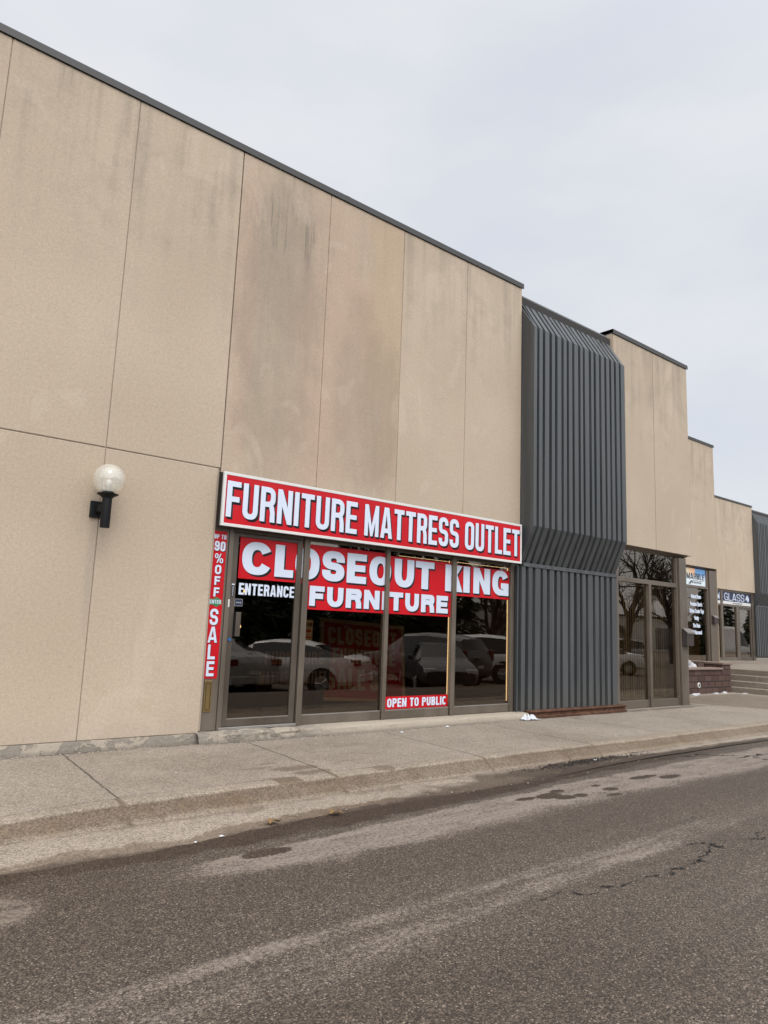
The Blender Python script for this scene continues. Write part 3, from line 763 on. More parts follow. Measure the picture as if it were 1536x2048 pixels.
def pane(parent, x0, x1, z0, z1, y, name='pane', g='glass'):
    return MB().box(x0, x1, y, y + .006, z0, z1).build(name, g, parent)

b1 = thing('shop_building', (3.9, 0, ZW + H), 'long beige concrete panel shop block with dark ribbed steel bay at its right end', 'building')
J = [1.087 + 1.4071 * k for k in range(-9, 2)] + [3.884]
for x0, x1 in zip(J[:-1], J[1:]):
    concrete(b1, x0, x1, 1.850, ZT); concrete(b1, x0, x1 - (.03 if x1 > 3.8 else 0), ZW, 1.838)
for x0, x1 in zip([3.890, 5.294, 6.697, 8.105], [5.294, 6.697, 8.105, 9.50]): concrete(b1, x0, x1, ZB, ZT)
MB().box(-11.6, 3.875, .012, .2, ZW + .02, ZT - .01).box(3.9, 9.45, .012, .2, ZB + .02, ZT - .01).build('joint_sealant', 'seal', b1)
cap(b1, -11.6, 9.50, 0, ZT)
MB().box(-11.6, 9.48, .25, 9, ZT - .35, ZT - .15).build('roof', 'dark', b1)  # unseen slab on each block, added so no light leaks in from above
MB().box(-11.6, -11.4, .22, 9, ZW - .1, ZT - .1).box(-11.4, 9.5, 8.9, 9.1, ZW - .1, ZT - .4).box(9.47, 9.56, .2, 8.9, ZW - .1, ZT - .1).build('outer_wall', 'wall', b1)
# rough foot of the wall
px = np.arange(-11.6, 3.86, .03); pz = np.array([-1.42, -1.395, -1.37, -1.345, -1.32, -1.297, -1.290, -1.288])
PX, PZ = np.meshgrid(px, pz); dp = np.array([-.050, -.040, -.026, -.022, -.018, -.010, .02, .1])[:, None]
PY = dp + (vnoise(PX, PZ, 5, 41, 5) - .5) * .035 * (dp < .05)
m = MB(); k = len(px); m.add(np.stack([PX, PY, PZ], -1).reshape(-1, 3).tolist(), [(j * k + i, j * k + i + 1, (j + 1) * k + i + 1, (j + 1) * k + i) for j in range(len(pz) - 1) for i in range(k - 1)])
m.build('plinth', 'plinth', b1, smooth=True)
px = np.arange(3.80, 9.60, .025); prof = np.array([(-.175, -1.42), (-.165, -1.385), (-.155, -1.35), (-.15, -1.32), (-.13, -1.300), (-.10, -1.293), (.02, -1.286), (.2, -1.286)])
PX = np.tile(px, (len(prof), 1)); R = ss(PX, 5.45, 5.15)
nz = (vnoise(PX, prof[:, 1:] * 4, 6, 43, 5) - .5)
PY = prof[:, :1] + nz * (.02 + .05 * R) * (prof[:, :1] < 0) - .03 * ss(PX, 5.3, 6) + .02; PZ = prof[:, 1:] + np.clip(nz, -.5, .1) * .03 * R - .006 * ss(PX, 5, 9.5)
k = len(px); m = MB(); m.add(np.stack([PX, PY, PZ], -1).reshape(-1, 3).tolist(), [(j * k + i, j * k + i + 1, (j + 1) * k + i + 1, (j + 1) * k + i) for j in range(len(prof) - 1) for i in range(k - 1)])
m.build('door_sill', 'plinth', b1, smooth=True)
cladding(b1, 9.415, 12.335, 0.0, n=16)
# shopfront: jamb panel with mail slot
jp = MB().box(3.84, 4.095, .062, .12, -1.285, 1.80).build('jamb_panel', 'frame', b1, bevel=.003)
ms = MB().box(3.912, 4.010, .050, .062, -1.066, -.706).build('mail_slot', 'brass', jp, bevel=.004)
m = MB()
for a in ((3.930, 3.936, -1.04, -.73), (3.988, 3.994, -1.04, -.73)): m.box(a[0], a[1], .046, .0505, a[2], a[3])
m.box(3.936, 3.988, .046, .0505, -1.04, -1.033).box(3.936, 3.988, .046, .0505, -.737, -.73).build('slot_rim', 'rust', ms)
# door
df = MB().box(4.098, 4.155, .045, .13, -1.285, 1.80).box(4.155, 5.19, .06, .13, 1.10, 1.80).build('door_frame', 'frame', b1, bevel=.003)
d = MB().box(4.160, 4.238, .072, .115, -1.25, 1.095).box(5.108, 5.186, .072, .115, -1.25, 1.095).box(4.238, 5.108, .073, .114, -1.25, -1.165).box(4.238, 5.108, .073, .114, 1.048, 1.095).build('entrance_door', 'framed', b1, bevel=.004)
MB().box(4.12, 5.20, .035, .12, -1.287, -1.255).build('threshold', 'alu', d, bevel=.003)
MB().box(4.238, 5.108, .075, .090, -1.168, -1.158).build('glazing_bead', 'alu', d)
pane(d, 4.238, 5.108, -1.16, 1.048, .095)
hd = MB().box(4.243, 4.312, .022, .073, -.182, .112).build('door_handle', 'framed', d, bevel=.004)
MB().box(4.2405, 4.2435, .020, .078, -.184, .114).build('handle_edge', 'vinylk', d)
m = MB(); m.tube([(4.200, .073, -.221), (4.200, .060, -.221)], [.021, .019], 20); m.build('door_lock', 'blue', d, smooth=True)
MB().box(4.135, 4.153, .041, .046, .168, .262).build('contact_strip', 'white', df)
# three fixed windows
for x0, x1, zt in ((5.29, 6.61, 1.8), (6.69, 7.945, 1.8), (8.06, 9.325, 1.8)):
    w = MB().box(x0, x1, .068, .13, -1.285, -1.168).build('shop_window', 'frame', b1, bevel=.003)
    MB().box(x0, x1, .07, .13, 1.10, zt).build('window_head', 'frame', w, bevel=.003)
    pane(w, x0 - .02, x1 + .02, -1.17, 1.11, .095)
    MB().box(x0, x1, .070, .090, -1.169, -1.158).build('glazing_bead', 'alu', w)
for x0, x1 in ((5.205, 5.288), (6.622, 6.688), (7.968, 8.052), (9.335, 9.412)):
    MB().box(x0, x1, .048, .16, -1.286, 1.80).build('mullion', 'frame', b1, bevel=.004)
shell(b1, 3.7, 9.5, .17, 8.5, -1.33, 1.95)
m = MB().box(3.9, 9.5, .10, .14, 1.12, 1.82); m.build('head_panel', 'framed', b1)

# second block
b2 = thing('shop_building', (13.8, 0, -1.39 + H), 'narrow beige shop block with curtained windows just right of the ribbed steel bay', 'building')
concrete(b2, 12.36, 13.838, ZB, ZT); concrete(b2, 13.845, 15.29, ZB, ZT)
cap(b2, 12.36, 15.29, 0, ZT, left=.02)
MB().box(12.34, 12.358, .015, .6, ZB, ZT).build('return_wall', 'wall', b2)
MB().box(15.292, 15.31, .05, 4.2, ZB, ZT).build('upper_side_wall', 'wall', b2); MB().box(15.088, 15.11, .05, 4.2, -1.4, ZB - .03).build('side_wall', 'wall', b2); MB().box(15.088, 15.29, .225, 4.2, ZB - .02, ZB - .003).build('soffit', 'wall', b2)
MB().box(12.34, 12.352, -.01, .34, ZT + .001, ZT + .10).build('roof_edge_cap', 'cap', b2)
MB().box(12.4, 15.28, .25, 9, ZT - .35, ZT - .15).build('roof', 'dark', b2)
MB().prism_x([(.004, ZB - .004), (.11, ZB - .075), (.20, ZB - .075), (.20, ZB - .004)], 12.42, 15.15).build('soffit_trim', 'framed', b2)
MB().box(14.80, 15.085, .03, .2, -1.40, ZB - .078).build('corner_column', 'frame', b2, bevel=.004)
MB().box(12.335, 12.425, -.005, .2, -1.39, 1.72).build('jamb_panel', 'frame', b2, bevel=.003)
tw = MB().box(12.43, 14.735, .075, .16, 1.075, 1.165).build('transom_window', 'frame', b2, bevel=.003)
MB().box(14.737, 14.795, .07, .16, -1.39, 1.72).build('window_jamb', 'frame', b2, bevel=.003)
pane(tw, 12.43, 14.74, 1.16, 1.73, .125, g='glass2')
for x0, x1 in ((12.43, 13.62), (13.72, 14.74)):
    w = MB().box(x0, x1 - .003, .085, .16, -1.39, -1.24).build('shop_window', 'frame', b2, bevel=.003)
    pane(w, x0, x1, -1.245, 1.08, .125, g='glass2')
MB().box(13.628, 13.712, .06, .17, -1.39, 1.073).build('mullion', 'frame', b2, bevel=.003)
MB().box(12.36, 15.15, -.06, .2, -1.41, -1.392).build('door_sill', 'plinth', b2)
shell(b2, 12.35, 15.08, .19, 6, -1.42, 1.78)
m = MB()
for i in range(28):
    x = 12.47 + i * .083; a = .30 + .12 * math.sin(i * 1.9)
    dx, dy = .047 * math.cos(a), .043 * math.sin(a)
    m.add([(x - dx, .34 - dy, -1.3), (x + dx, .34 + dy, -1.3), (x + dx, .34 + dy, 1.03), (x - dx, .34 - dy, 1.03)], [(0, 1, 2, 3)])
    m.add([(x - dx, .342 - dy, -1.3), (x + dx, .342 + dy, -1.3), (x + dx, .342 + dy, 1.03), (x - dx, .342 - dy, 1.03)], [(3, 2, 1, 0)])
m.box(12.44, 14.9, .30, .38, 1.035, 1.07)
tag(m.build('vertical_blind', 'blind', None, origin=(13.7, .34, -1.3 + H)), 'brownish vertical blind hanging behind the tinted windows of the second block', 'blind')

# third block, set back and a little higher
Y3, D3 = 4.0, .60
b3 = thing('shop_building', (20, Y3, -.9 + H), 'set-back beige shop block with a marble picture sign over its window', 'building')
for x0, x1 in ((15.4, 16.9), (16.9, 18.4), (18.4, 19.9), (19.9, 21.45), (21.45, 22.97), (22.97, 24.65)): concrete(b3, x0, x1, ZB + D3, ZT + D3, Y3)
cap(b3, 15.32, 24.65, Y3, ZT + D3)
MB().box(15.32, 24.64, Y3 + .25, 12, ZT + .3, ZT + .45).build('roof', 'dark', b3)
MB().box(24.652, 24.67, Y3 + .02, 8.5, -1.0, ZT + D3).build('return_wall', 'wall', b3)
MB().prism_x([(Y3 + .004, ZB + D3 - .002), (Y3 + .12, ZB + D3 - .07), (Y3 + .2, ZB + D3 - .07), (Y3 + .2, ZB + D3 - .002)], 15.35, 24.63).build('soffit_trim', 'framed', b3)
MB().box(24.15, 24.56, Y3 + .03, Y3 + .25, -1.0, ZB + D3 - .075).build('corner_column', 'frame', b3, bevel=.004)
MB().box(15.35, 22.60, Y3 + .10, Y3 + .2, -1.4, ZB + D3 - .075).build('jamb_panel', 'framed', b3)
w = MB().box(22.62, 24.14, Y3 + .07, Y3 + .2, 1.68, 1.765).box(22.62, 22.70, Y3 + .07, Y3 + .2, -.9, 1.678).box(24.05, 24.14, Y3 + .07, Y3 + .2, -.9, 1.678).box(22.62, 24.14, Y3 + .08, Y3 + .2, -1.2, -.905).box(24.0, 24.14, Y3 + .08, Y3 + .2, 1.768, 2.32).build('shop_window', 'frame', b3, bevel=.003)
pane(w, 22.70, 24.05, -.9, 1.68, Y3 + .13)
shell(b3, 22.5, 24.6, Y3 + .2, 7.5, -1.2, 2.36)
m = MB()
for i in range(60):
    x = 22.66 + i * .024; yy = Y3 + .42 + .025 * math.sin(i * 1.25)
    x2 = x + .024; y2 = Y3 + .42 + .025 * math.sin((i + 1) * 1.25)
    m.add([(x, yy, -.95), (x2, y2, -.95), (x2, y2, 1.66), (x, yy, 1.66)], [(0, 1, 2, 3)])
tag(m.build('curtain', 'curtain', None, smooth=True, origin=(23.4, Y3 + .42, -.95 + H)), 'pale pleated curtain hanging behind the lettered window of the third block', 'curtain')

# fourth block
Y4 = 8.3
b4 = thing('shop_building', (31, Y4, -.95 + H), 'farthest beige shop block with a navy glass shop sign and a second ribbed bay', 'building')
for x0, x1 in ((24.68, 26.2), (26.2, 27.7), (27.7, 29.2), (29.2, 30.7), (30.7, 32.4), (32.4, 34.36), (34.36, 35.86), (35.86, 37.36)): concrete(b4, x0, x1, ZB + .58, ZT + .60, Y4)
cap(b4, 24.68, 37.36, Y4, ZT + .60)
MB().box(24.68, 48, Y4 + .5, 16, ZT + .2, ZT + .35).build('roof', 'dark', b4)
MB().box(24.68, 33.2, Y4 + .05, Y4 + .2, -1.2, ZB + .57).build('jamb_panel', 'frame', b4)
MB().box(33.2, 37.38, Y4 + .05, Y4 + .25, 2.28, ZB + .575).build('head_panel', 'framed', b4)
w = MB().box(33.2, 37.0, Y4 + .07, Y4 + .25, 1.60, 1.70).box(33.2, 33.86, Y4 + .07, Y4 + .2, -.95, -.80).box(34.06, 35.40, Y4 + .07, Y4 + .2, -.95, -.80).box(35.42, 35.62, Y4 + .06, Y4 + .25, -.95, 1.598).build('shop_window', 'frame', b4, bevel=.003)
pane(w, 33.2, 33.9, -.8, 1.6, Y4 + .12); pane(w, 34.05, 35.42, -.8, 1.6, Y4 + .12)
MB().box(33.86, 34.06, Y4 + .05, Y4 + .25, -.95, 2.28).build('mullion', 'frame', b4, bevel=.004)
MB().box(37.03, 37.3, Y4 + .05, Y4 + .25, -.95, 2.28).build('mullion', 'framed', b4, bevel=.004)
d = MB().box(35.64, 35.76, Y4 + .08, Y4 + .18, -.93, 1.598).box(36.88, 37.02, Y4 + .08, Y4 + .18, -.93, 1.598).box(35.76, 36.88, Y4 + .08, Y4 + .18, -.93, -.76).box(35.76, 36.88, Y4 + .08, Y4 + .18, 1.50, 1.598).build('entrance_door', 'framed', b4, bevel=.004)
pane(d, 35.76, 36.88, -.76, 1.5, Y4 + .12)
m = MB()
rs = random.Random(4)
for i in range(9): 
    x = 36.0 + rs.random() * .5; z = .35 + i * .13
    m.box(x, x + .12 + rs.random() * .22, Y4 + .128, Y4 + .131, z, z + .05)
m.build('door_sticker', 'paper', d)
cladding(b4, 37.25, 42.3, Y4, .6, n=26)
shell(b4, 33.1, 37.3, Y4 + .25, 13, -1.0, 2.36)
for x0, x1 in ((42.4, 44), (44, 45.6), (45.6, 47.2)): concrete(b4, x0, x1, -.9, ZT + .6, Y4)
cap(b4, 42.36, 47.2, Y4, ZT + .60)
# ------------------------------------------------------------------ signs
t = thing('fascia_sign', (6.65, -.05, 1.13 + H), 'long red sign box with white FURNITURE MATTRESS OUTLET lettering over the shopfront', 'sign')
x0, x1, z0, z1 = 3.887, 9.417, 1.133, 1.797; r = .036
MB().box(x0 + .004, x1 - .004, -.098, .0, z0 + .004, z1 - .004).build('sign_housing', 'housing', t)
m = MB().box(x0, x1, -.108, -.072, z0, z0 + r).box(x0, x1, -.108, -.072, z1 - r, z1).box(x0, x0 + r, -.1075, -.072, z0 + r, z1 - r).box(x1 - r, x1, -.1075, -.072, z0 + r, z1 - r)
m.build('sign_trim', 'white', t, bevel=.003)
MB().box(x0 + r, x1 - r, -.1035, -.099, z0 + r, z1 - r).build('sign_face', 'red', t)
for txt, a, b in (('FURNITURE', 3.938, 5.925), ('MATTRESS', 6.058, 7.912), ('OUTLET', 8.050, 9.352)):
    m = MB(); letters(m, layout(txt, a, b, .068, .034), 1.247, 1.690, .068, .066, -.1125, (.029, -.029, .0065)); m.build('lettering', ['vinylw', 'vinylk'], t)

t = thing('window_banner', (6.8, .09, .19 + H), 'wide red two-line banner with white CLOSEOUT KING FURNITURE lettering behind the shop glass', 'banner')
MB().add([], []) 
m = MB(); m.add([(4.27, .092, .53), (5.32, .092, .53), (5.32, .092, .193), (7.97, .092, .193), (7.97, .092, .53), (9.345, .092, .53), (9.345, .092, 1.012), (8.0, .092, 1.012), (8.0, .092, 1.03), (6.65, .092, 1.03), (6.65, .092, 1.060), (4.27, .092, 1.060)], [tuple(range(12))])
m.add([(x, .0932, z) for x, _, z in m.v], [tuple(range(12))[::-1]]); m.build('banner_sheet', 'banner', t)
m = MB(); letters(m, [('C', 4.308, 4.735), ('L', 4.782, 5.065), ('O', 5.09, 5.474), ('S', 5.522, 5.895), ('E', 5.938, 6.281), ('O', 6.335, 6.737), ('U', 6.804, 7.186), ('T', 7.218, 7.6), ('K', 7.838, 8.215), ('I', 8.238, 8.382), ('N', 8.466, 8.860), ('G', 8.915, 9.318)], .588, 1.003, .138, .098, .0885, (.026, -.026, .0025), .001)
m.build('lettering', ['vinylw', 'vinylk'], t)
m = MB(); letters(m, layout('FURNITURE', 5.34, 7.908, .092, .045), .242, .508, .092, .072, .0885, (.022, -.022, .0025), .001); m.build('lettering', ['vinylw', 'vinylk'], t)

t = thing('door_lettering', (4.72, .092, .33 + H), 'white ENTERANCE lettering stuck on the glass of the shop door', 'lettering')
m = MB(); letters(m, layout('ENTERANCE', 4.293, 5.100, .029, .014), .330, .474, .029, .026, .0915, None, .001); m.build('lettering', 'vinylw', t)
t = thing('window_sticker', (7.33, .11, -1.15 + H), 'small red OPEN TO PUBLIC strip at the foot of the third window', 'sticker')
MB().box(6.716, 7.951, .0915, .0932, -1.152, -.978).build('sticker_sheet', 'banner', t)
m = MB(); letters(m, layout('OPEN TO PUBLIC', 6.752, 7.915, .030, .014), -1.126, -1.004, .030, .024, .0885, (.006, -.006, .0025), .001); m.build('lettering', ['vinylw', 'vinylk'], t)

t = thing('sale_strip', (3.97, .058, -.68 + H), 'tall narrow red UP TO 90 % OFF SALE strip on the jamb left of the door', 'sign')
MB().box(3.882, 4.066, .0575, .061, -.683, 1.082).build('strip_sheet', 'banner', t)
sh = (.008, -.008, .0025)
m = MB()
def ver(txt, xc, w, z0, z1, s, tt, shadow=sh):
    letters(m, layout(txt, xc - w / 2, xc + w / 2, s, s * .45), z0, z1, s, tt, .0535, shadow, .001)
ver('UP', 3.928, .064, .985, 1.040, .013, .011, None); ver('TO', 4.022, .066, .985, 1.040, .013, .011, None)
ver('90', 3.979, .146, .838, .958, .026, .023); ver('%', 3.977, .112, .692, .806, .024, .020); ver('O', 3.976, .084, .556, .668, .026, .022)
ver('F', 3.976, .074, .425, .530, .026, .022); ver('F', 3.976, .074, .285, .395, .026, .022)
ver('S', 3.968, .108, -.055, .140, .032, .034); ver('A', 3.968, .122, -.262, -.075, .032, .032); ver('L', 3.968, .096, -.458, -.285, .032, .034); ver('E', 3.967, .100, -.655, -.480, .032, .034)
m.build('lettering', ['vinylw', 'vinylk'], t)
st = MB(); st.add([(3.892, .0565, .182), (3.94, .0565, .186), (3.99, .0565, .160), (4.02, .0565, .186), (4.055, .0565, .19), (4.052, .0565, .25), (4.02, .0565, .262), (3.985, .0565, .278), (3.95, .0565, .258), (3.893, .0565, .255)], [tuple(range(10))])
st.add([(x, .0573, z) for x, _, z in st.v], [tuple(range(10))[::-1]])
gs = st.build('arrow_sticker', 'green', t)
m = MB(); letters(m, layout('ENTER', 3.898, 4.046, .0085, .006), .200, .246, .0085, .0085, .0555, None, .0006); m.build('lettering', 'vinylw', gs)

# small stickers on the door
t = thing('hours_sticker', (4.30, .09, .19 + H), 'small navy sticker with pale border on the door glass under the lettering', 'sticker')
MB().box(4.246, 4.356, .0920, .0935, .186, .276).build('sticker_sheet', 'navy', t)
m = MB().box(4.246, 4.356, .0912, .0919, .186, .192).box(4.246, 4.356, .0912, .0919, .270, .276).box(4.246, 4.252, .0912, .0919, .192, .270).box(4.350, 4.356, .0912, .0919, .192, .270)
for k, (a, b) in enumerate(((4.268, 4.290), (4.295, 4.312), (4.317, 4.337))): m.box(a, b, .0912, .0919, .222, .240)
m.build('sticker_print', 'alu', t)
t = thing('stile_sticker', (4.20, .07, .30 + H), 'narrow black sticker with white marks on the left door stile', 'sticker')
MB().box(4.186, 4.216, .0700, .0718, .298, .452).build('sticker_sheet', 'vinylk', t)
m = MB().box(4.182, 4.220, .0690, .0698, .440, .456)
for k in range(5): m.box(4.194, 4.208, .0690, .0698, .312 + k * .024, .322 + k * .024)
m.build('sticker_print', 'vinylw', t)
t = thing('paper_notice', (5.37, .115, -.21 + H), 'white paper notice with grey and red lines inside the second window', 'notice')
MB().box(5.305, 5.435, .1140, .1152, -.215, .055).build('notice_sheet', 'paper', t)
m = MB().box(5.318, 5.34, .1130, .1138, -.03, .02).box(5.352, 5.372, .1130, .1138, -.03, .02).box(5.38, 5.418, .1130, .1138, -.03, .02, 0).box(5.32, 5.345, .1130, .1138, -.105, -.075, 1).box(5.355, 5.41, .1130, .1138, -.105, -.075, 1).box(5.32, 5.41, .1130, .1138, -.18, -.165, 1)
m.build('notice_print', ['vinylk', 'red'], t)

# boards leaning inside the dark showroom
t = thing('leaning_board', (7.25, 1.25, -1.28 + H), 'large red sale board leaning inside the dark showroom behind the third window', 'board'); t.rotation_euler = (math.radians(-8), math.radians(3), 0)
def loc(m, name, mats, **k): return m.build(name, mats, t, dz=0, origin=(0, 0, 0), **k)
loc(MB().box(-.80, .80, 0, .02, .15, 1.30), 'board_sheet', 'red')
loc(MB().box(-.86, -.80, -.01, .03, .10, 1.36).box(.80, .86, -.01, .03, .10, 1.36).box(-.80, .80, -.01, .03, .10, .15).box(-.80, .80, -.01, .03, 1.30, 1.36), 'board_frame', 'white')
m = MB()
letters(m, layout('CLOSEOUT', -.72, .70, .065, .03), .97, 1.24, .065, .055, -.004); letters(m, layout('FURNITURE', -.62, .66, .055, .02), .68, .91, .055, .045, -.004)
letters(m, layout('SALE', -.74, .02, .07, .03), .27, .60, .07, .06, -.004); letters(m, layout('90', .12, .48, .07, .03), .27, .60, .07, .06, -.004); letters(m, layout('%', .52, .70, .03, .02), .45, .60, .03, .03, -.004)
loc(m, 'lettering', 'vinylw')
t = thing('leaning_board', (5.75, 1.0, -1.28 + H), 'dark board with grey lettering standing inside behind the shop door', 'board')
loc(MB().box(-.62, .62, 0, .02, .32, .98).box(-.55, -.50, .02, .05, 0, .9).box(.50, .55, .02, .05, 0, .9), 'board_sheet', 'vinylk')
m = MB(); letters(m, layout('FURNITURE', -.5, .5, .04, .02), .70, .88, .04, .035, -.004); letters(m, layout('MATTRESS OUTLET', -.57, .57, .030, .014), .42, .60, .03, .028, -.004); loc(m, 'lettering', 'alu')

# warm strips of light along the window edges
for x, z0_, z1_, lab in ((7.955, -1.10, .19, 'warm light strip along the right edge of the third window'), (9.322, -1.12, .525, 'warm light strip along the right edge of the fourth window')):
    tag(MB().box(x - .003, x + .004, .108, .122, z0_, z1_).build('light_strip', 'led', None, origin=(x, .115, z0_ + H)), lab, 'light strip', 'light strips on the window edges')
tag(MB().box(6.90, 7.90, .108, .120, 1.048, 1.053).box(7.935, 7.945, .108, .120, 1.0, 1.06).build('light_strip', 'led', None, origin=(7.5, .115, 1.05 + H)), 'warm light strip along the top edge of the third window', 'light strip', 'light strips on the window edges')
tag(MB().box(8.10, 9.3, .108, .120, 1.055, 1.060).box(9.31, 9.32, .108, .120, 1.0, 1.06).build('light_strip', 'led', None, origin=(8.7, .115, 1.05 + H)), 'warm light strip along the top edge of the fourth window', 'light strip', 'light strips on the window edges')
for x, y, z, lab in ((5.2, 1.6, .42, 'small warm lamp glowing high inside the showroom behind the door'), (5.3, 1.9, -.10, 'small warm lamp glowing low inside the showroom behind the door')):
    m = MB(); m.lathe([(.002, .0), (.022, .004), (.03, .02), (.022, .05), (.002, .06)], x, y, z, 12); tag(m.build('ceiling_lamp', 'spot', None, smooth=True, origin=(x, y, z + H)), lab, 'lamp')

# sign of the third block
t = thing('window_sign', (23.3, Y3 + .1, 1.77 + H), 'printed sky-coloured sign reading MARBLE above the lettered window', 'sign')
MB().box(22.60, 23.985, Y3 + .095, Y3 + .11, 1.768, 2.325).build('sign_face', 'skyprint', t)
m = MB(); letters(m, layout('MARBLE', 22.74, 23.93, .055, .03), 1.965, 2.165, .055, .028, Y3 + .092, None, .002); m.build('lettering', 'vinylk', t)
m = MB()
for i in range(6): m.box(23.08 + i * .11, 23.15 + i * .11, Y3 + .090, Y3 + .093, 1.83, 1.89)
m.add([(22.85, Y3 + .091, 1.80), (23.0, Y3 + .091, 1.80), (23.12, Y3 + .091, 1.93), (23.02, Y3 + .091, 1.93)], [(0, 1, 2, 3)]); m.box(23.12, 23.85, Y3 + .090, Y3 + .093, 1.915, 1.93)
m.build('sign_emblem', 'car_grey', t)
t = thing('window_lettering', (23.4, Y3 + .12, .2 + H), 'six rows of white lettering on the window of the third block', 'lettering')
for txt, x, z in (('Natural Stone', 23.37, 1.345), ('Premium Quartz', 23.37, 1.095), ('Kitchen Counter Tops', 23.40, .865), ('Vanity', 23.37, .635), ('Fire Place', 23.37, .385), ('Tub Surround', 23.37, .165)):
    font_text('lettering', txt, .165, x, Y3 + .122, z, 'vinylw', t, sx=.70 if len(txt) < 16 else .62, bold=.012, extr=.002)
# sign of the fourth block
t = thing('glass_shop_sign', (35.2, Y4 + .1, 1.7 + H), 'navy and white GLASS sign over the farthest shop door', 'sign')
for a, b in ((33.15, 33.86), (34.06, 37.0)):
    MB().box(a, b, Y4 + .085, Y4 + .10, 1.84, 2.275).build('sign_face', 'navy', t); MB().box(a, b, Y4 + .085, Y4 + .10, 1.703, 1.838).build('web_strip', 'white', t)
m = MB(); letters(m, layout('GLASS', 34.27, 36.32, .058, .06), 1.875, 2.235, .058, .034, Y4 + .082, None, .002); letters(m, [('N', 33.46, 33.80), ('A', 33.02, 33.42)], 1.90, 2.235, .05, .034, Y4 + .082, None, .002); m.build('lettering', 'vinylw', t)
m = MB(); m.add([(36.65, Y4 + .08, 2.24), (36.48, Y4 + .08, 2.08), (36.46, Y4 + .08, 1.97), (36.60, Y4 + .08, 1.98), (36.62, Y4 + .08, 2.10)], [tuple(range(5))]); m.add([(36.66, Y4 + .08, 2.24), (36.63, Y4 + .08, 1.98), (36.66, Y4 + .08, 1.87), (36.80, Y4 + .08, 1.93), (36.83, Y4 + .08, 2.07)], [tuple(range(5))]); m.build('sign_emblem', 'vinylw', t)
font_text('web_address', 'www.aryanglass.com', .12, 35.6, Y4 + .082, 1.735, 'navy', t, sx=1.0, extr=.001)

# ------------------------------------------------------------------ wall lamp and letterboxes
t = thing('wall_lamp', (2.455, 0, 1.14 + H), 'black wall lamp with a clear globe on the plain concrete wall', 'wall lamp')
MB().box(2.385, 2.535, -.032, 0, 1.052, 1.232).build('wall_plate', 'black', t, bevel=.006)
MB().box(2.435, 2.51, -.20, -.032, 1.105, 1.18).build('arm', 'black', t, bevel=.004)
m = MB(); m.lathe([(.001, .928), (.048, .928), (.05, .934), (.05, 1.245), (.066, 1.262), (.108, 1.285), (.112, 1.292), (.06, 1.300), (.06, 1.318), (.001, 1.318)], 2.487, -.235, 0, 40); m.build('post', 'black', t, smooth=True)
m = MB(); m.lathe([(max(.001, .165 * math.sin(a)), 1.452 - .165 * math.cos(a)) for a in [math.radians(20 + 160 * i / 26) for i in range(27)]], 2.487, -.235, 0, 48)
m.lathe([(max(.001, .161 * math.sin(a)), 1.452 - .161 * math.cos(a)) for a in [math.radians(20 + 160 * i / 26) for i in range(27)]][::-1], 2.487, -.235, 0, 48)
m.build('globe', 'globe', t, smooth=True)
m = MB(); m.lathe([(.02, 1.318), (.022, 1.355), (.024, 1.36), (.034, 1.395), (.032, 1.425), (.018, 1.445), (.001, 1.45)], 2.487, -.235, 0, 20); m.build('bulb', simple('frosted bulb', (.80, .78, .74), .3), t, smooth=True)

def letterbox(x0, x1, y, z0, z1, dp, lab):
    t = thing('letterbox', ((x0 + x1) / 2, y, z0 + H), lab, 'letterbox')
    a = z1 - (z1 - z0) * .22
    m = MB(); m.prism_x([(y, z0), (y, z1), (y - dp * .25, z1), (y - dp, a), (y - dp, z0)], x0, x1); m.build('box_body', simple('dark brown letterbox', (.040, .030, .027), .5), t, bevel=.004)
    m = MB(); m.prism_x([(y, z1 + .001), (y, z1 + .016), (y - dp * .27, z1 + .016), (y - dp - .02, a + .008), (y - dp - .02, a - .028), (y - dp - .012, a - .028), (y - dp - .012, a + .002), (y - dp * .25, z1 + .001)], x0 - .01, x1 + .01); m.build('box_lid', simple('worn letterbox lid', (.17, .145, .13), .45, .3, .5, .3), t, bevel=.002)
letterbox(14.84, 15.13, .03, -.15, .20, .11, 'dark brown letterbox with a worn sloping lid on the nearest corner column')
letterbox(24.22, 24.50, Y3 + .03, .53, .80, .10, 'small dark letterbox on the farther corner column beside the navy sign')

# ------------------------------------------------------------------ steps, planter, snow, litter
def one(m, name, mats, loc, lab, cat, group=None, smooth=False, bevel=0, kind=None):
    return tag(m.build(name, mats, None, smooth=smooth, bevel=bevel, origin=loc), lab, cat, group, kind)
t = thing('concrete_steps', (20.6, -.5, -1.39 + H), 'worn concrete steps climbing to the raised walk beside the brick planter', 'steps')
for i in range(4):
    xa = 20.1 + i * .34
    MB().box(xa, xa + (.40 if i < 3 else 1.2), -2.6, 3.0 + .004 * i, -1.42, -1.25 + .15 * i).build('stair_tread', 'step', t, bevel=.015)
sx = np.linspace(21.6, 50, 60); sy = np.linspace(-2.6, 8.35, 24)
sheet('raised_walk', sx, sy, lambda X, Y: H - .815 - .12 * ss(Y, 1, 8) + .01 * (vnoise(X, Y, .6, 8) - .5), lambda X, Y, Z: dict(wet=ss(vnoise(X, Y, .5, 3), .5, .7) * .4, dirt=ss(np.abs((X % 2.2) - 1.1), .03, .01) * .8), 'step')
tag(MB().box(21.6, 50, -2.61, -2.5, -1.56, -.82).build('retaining_wall', 'step', None, origin=(30, -2.55, -1.56 + H)), 'low concrete edge holding up the raised walk', 'retaining wall')
sheet('raised_walk', np.linspace(20.09, 21.62, 6), np.linspace(3.0, 8.35, 12), lambda X, Y: H - .818 - .12 * ss(Y, 1, 8), lambda X, Y, Z: dict(wet=X * 0, dirt=X * 0), 'step')
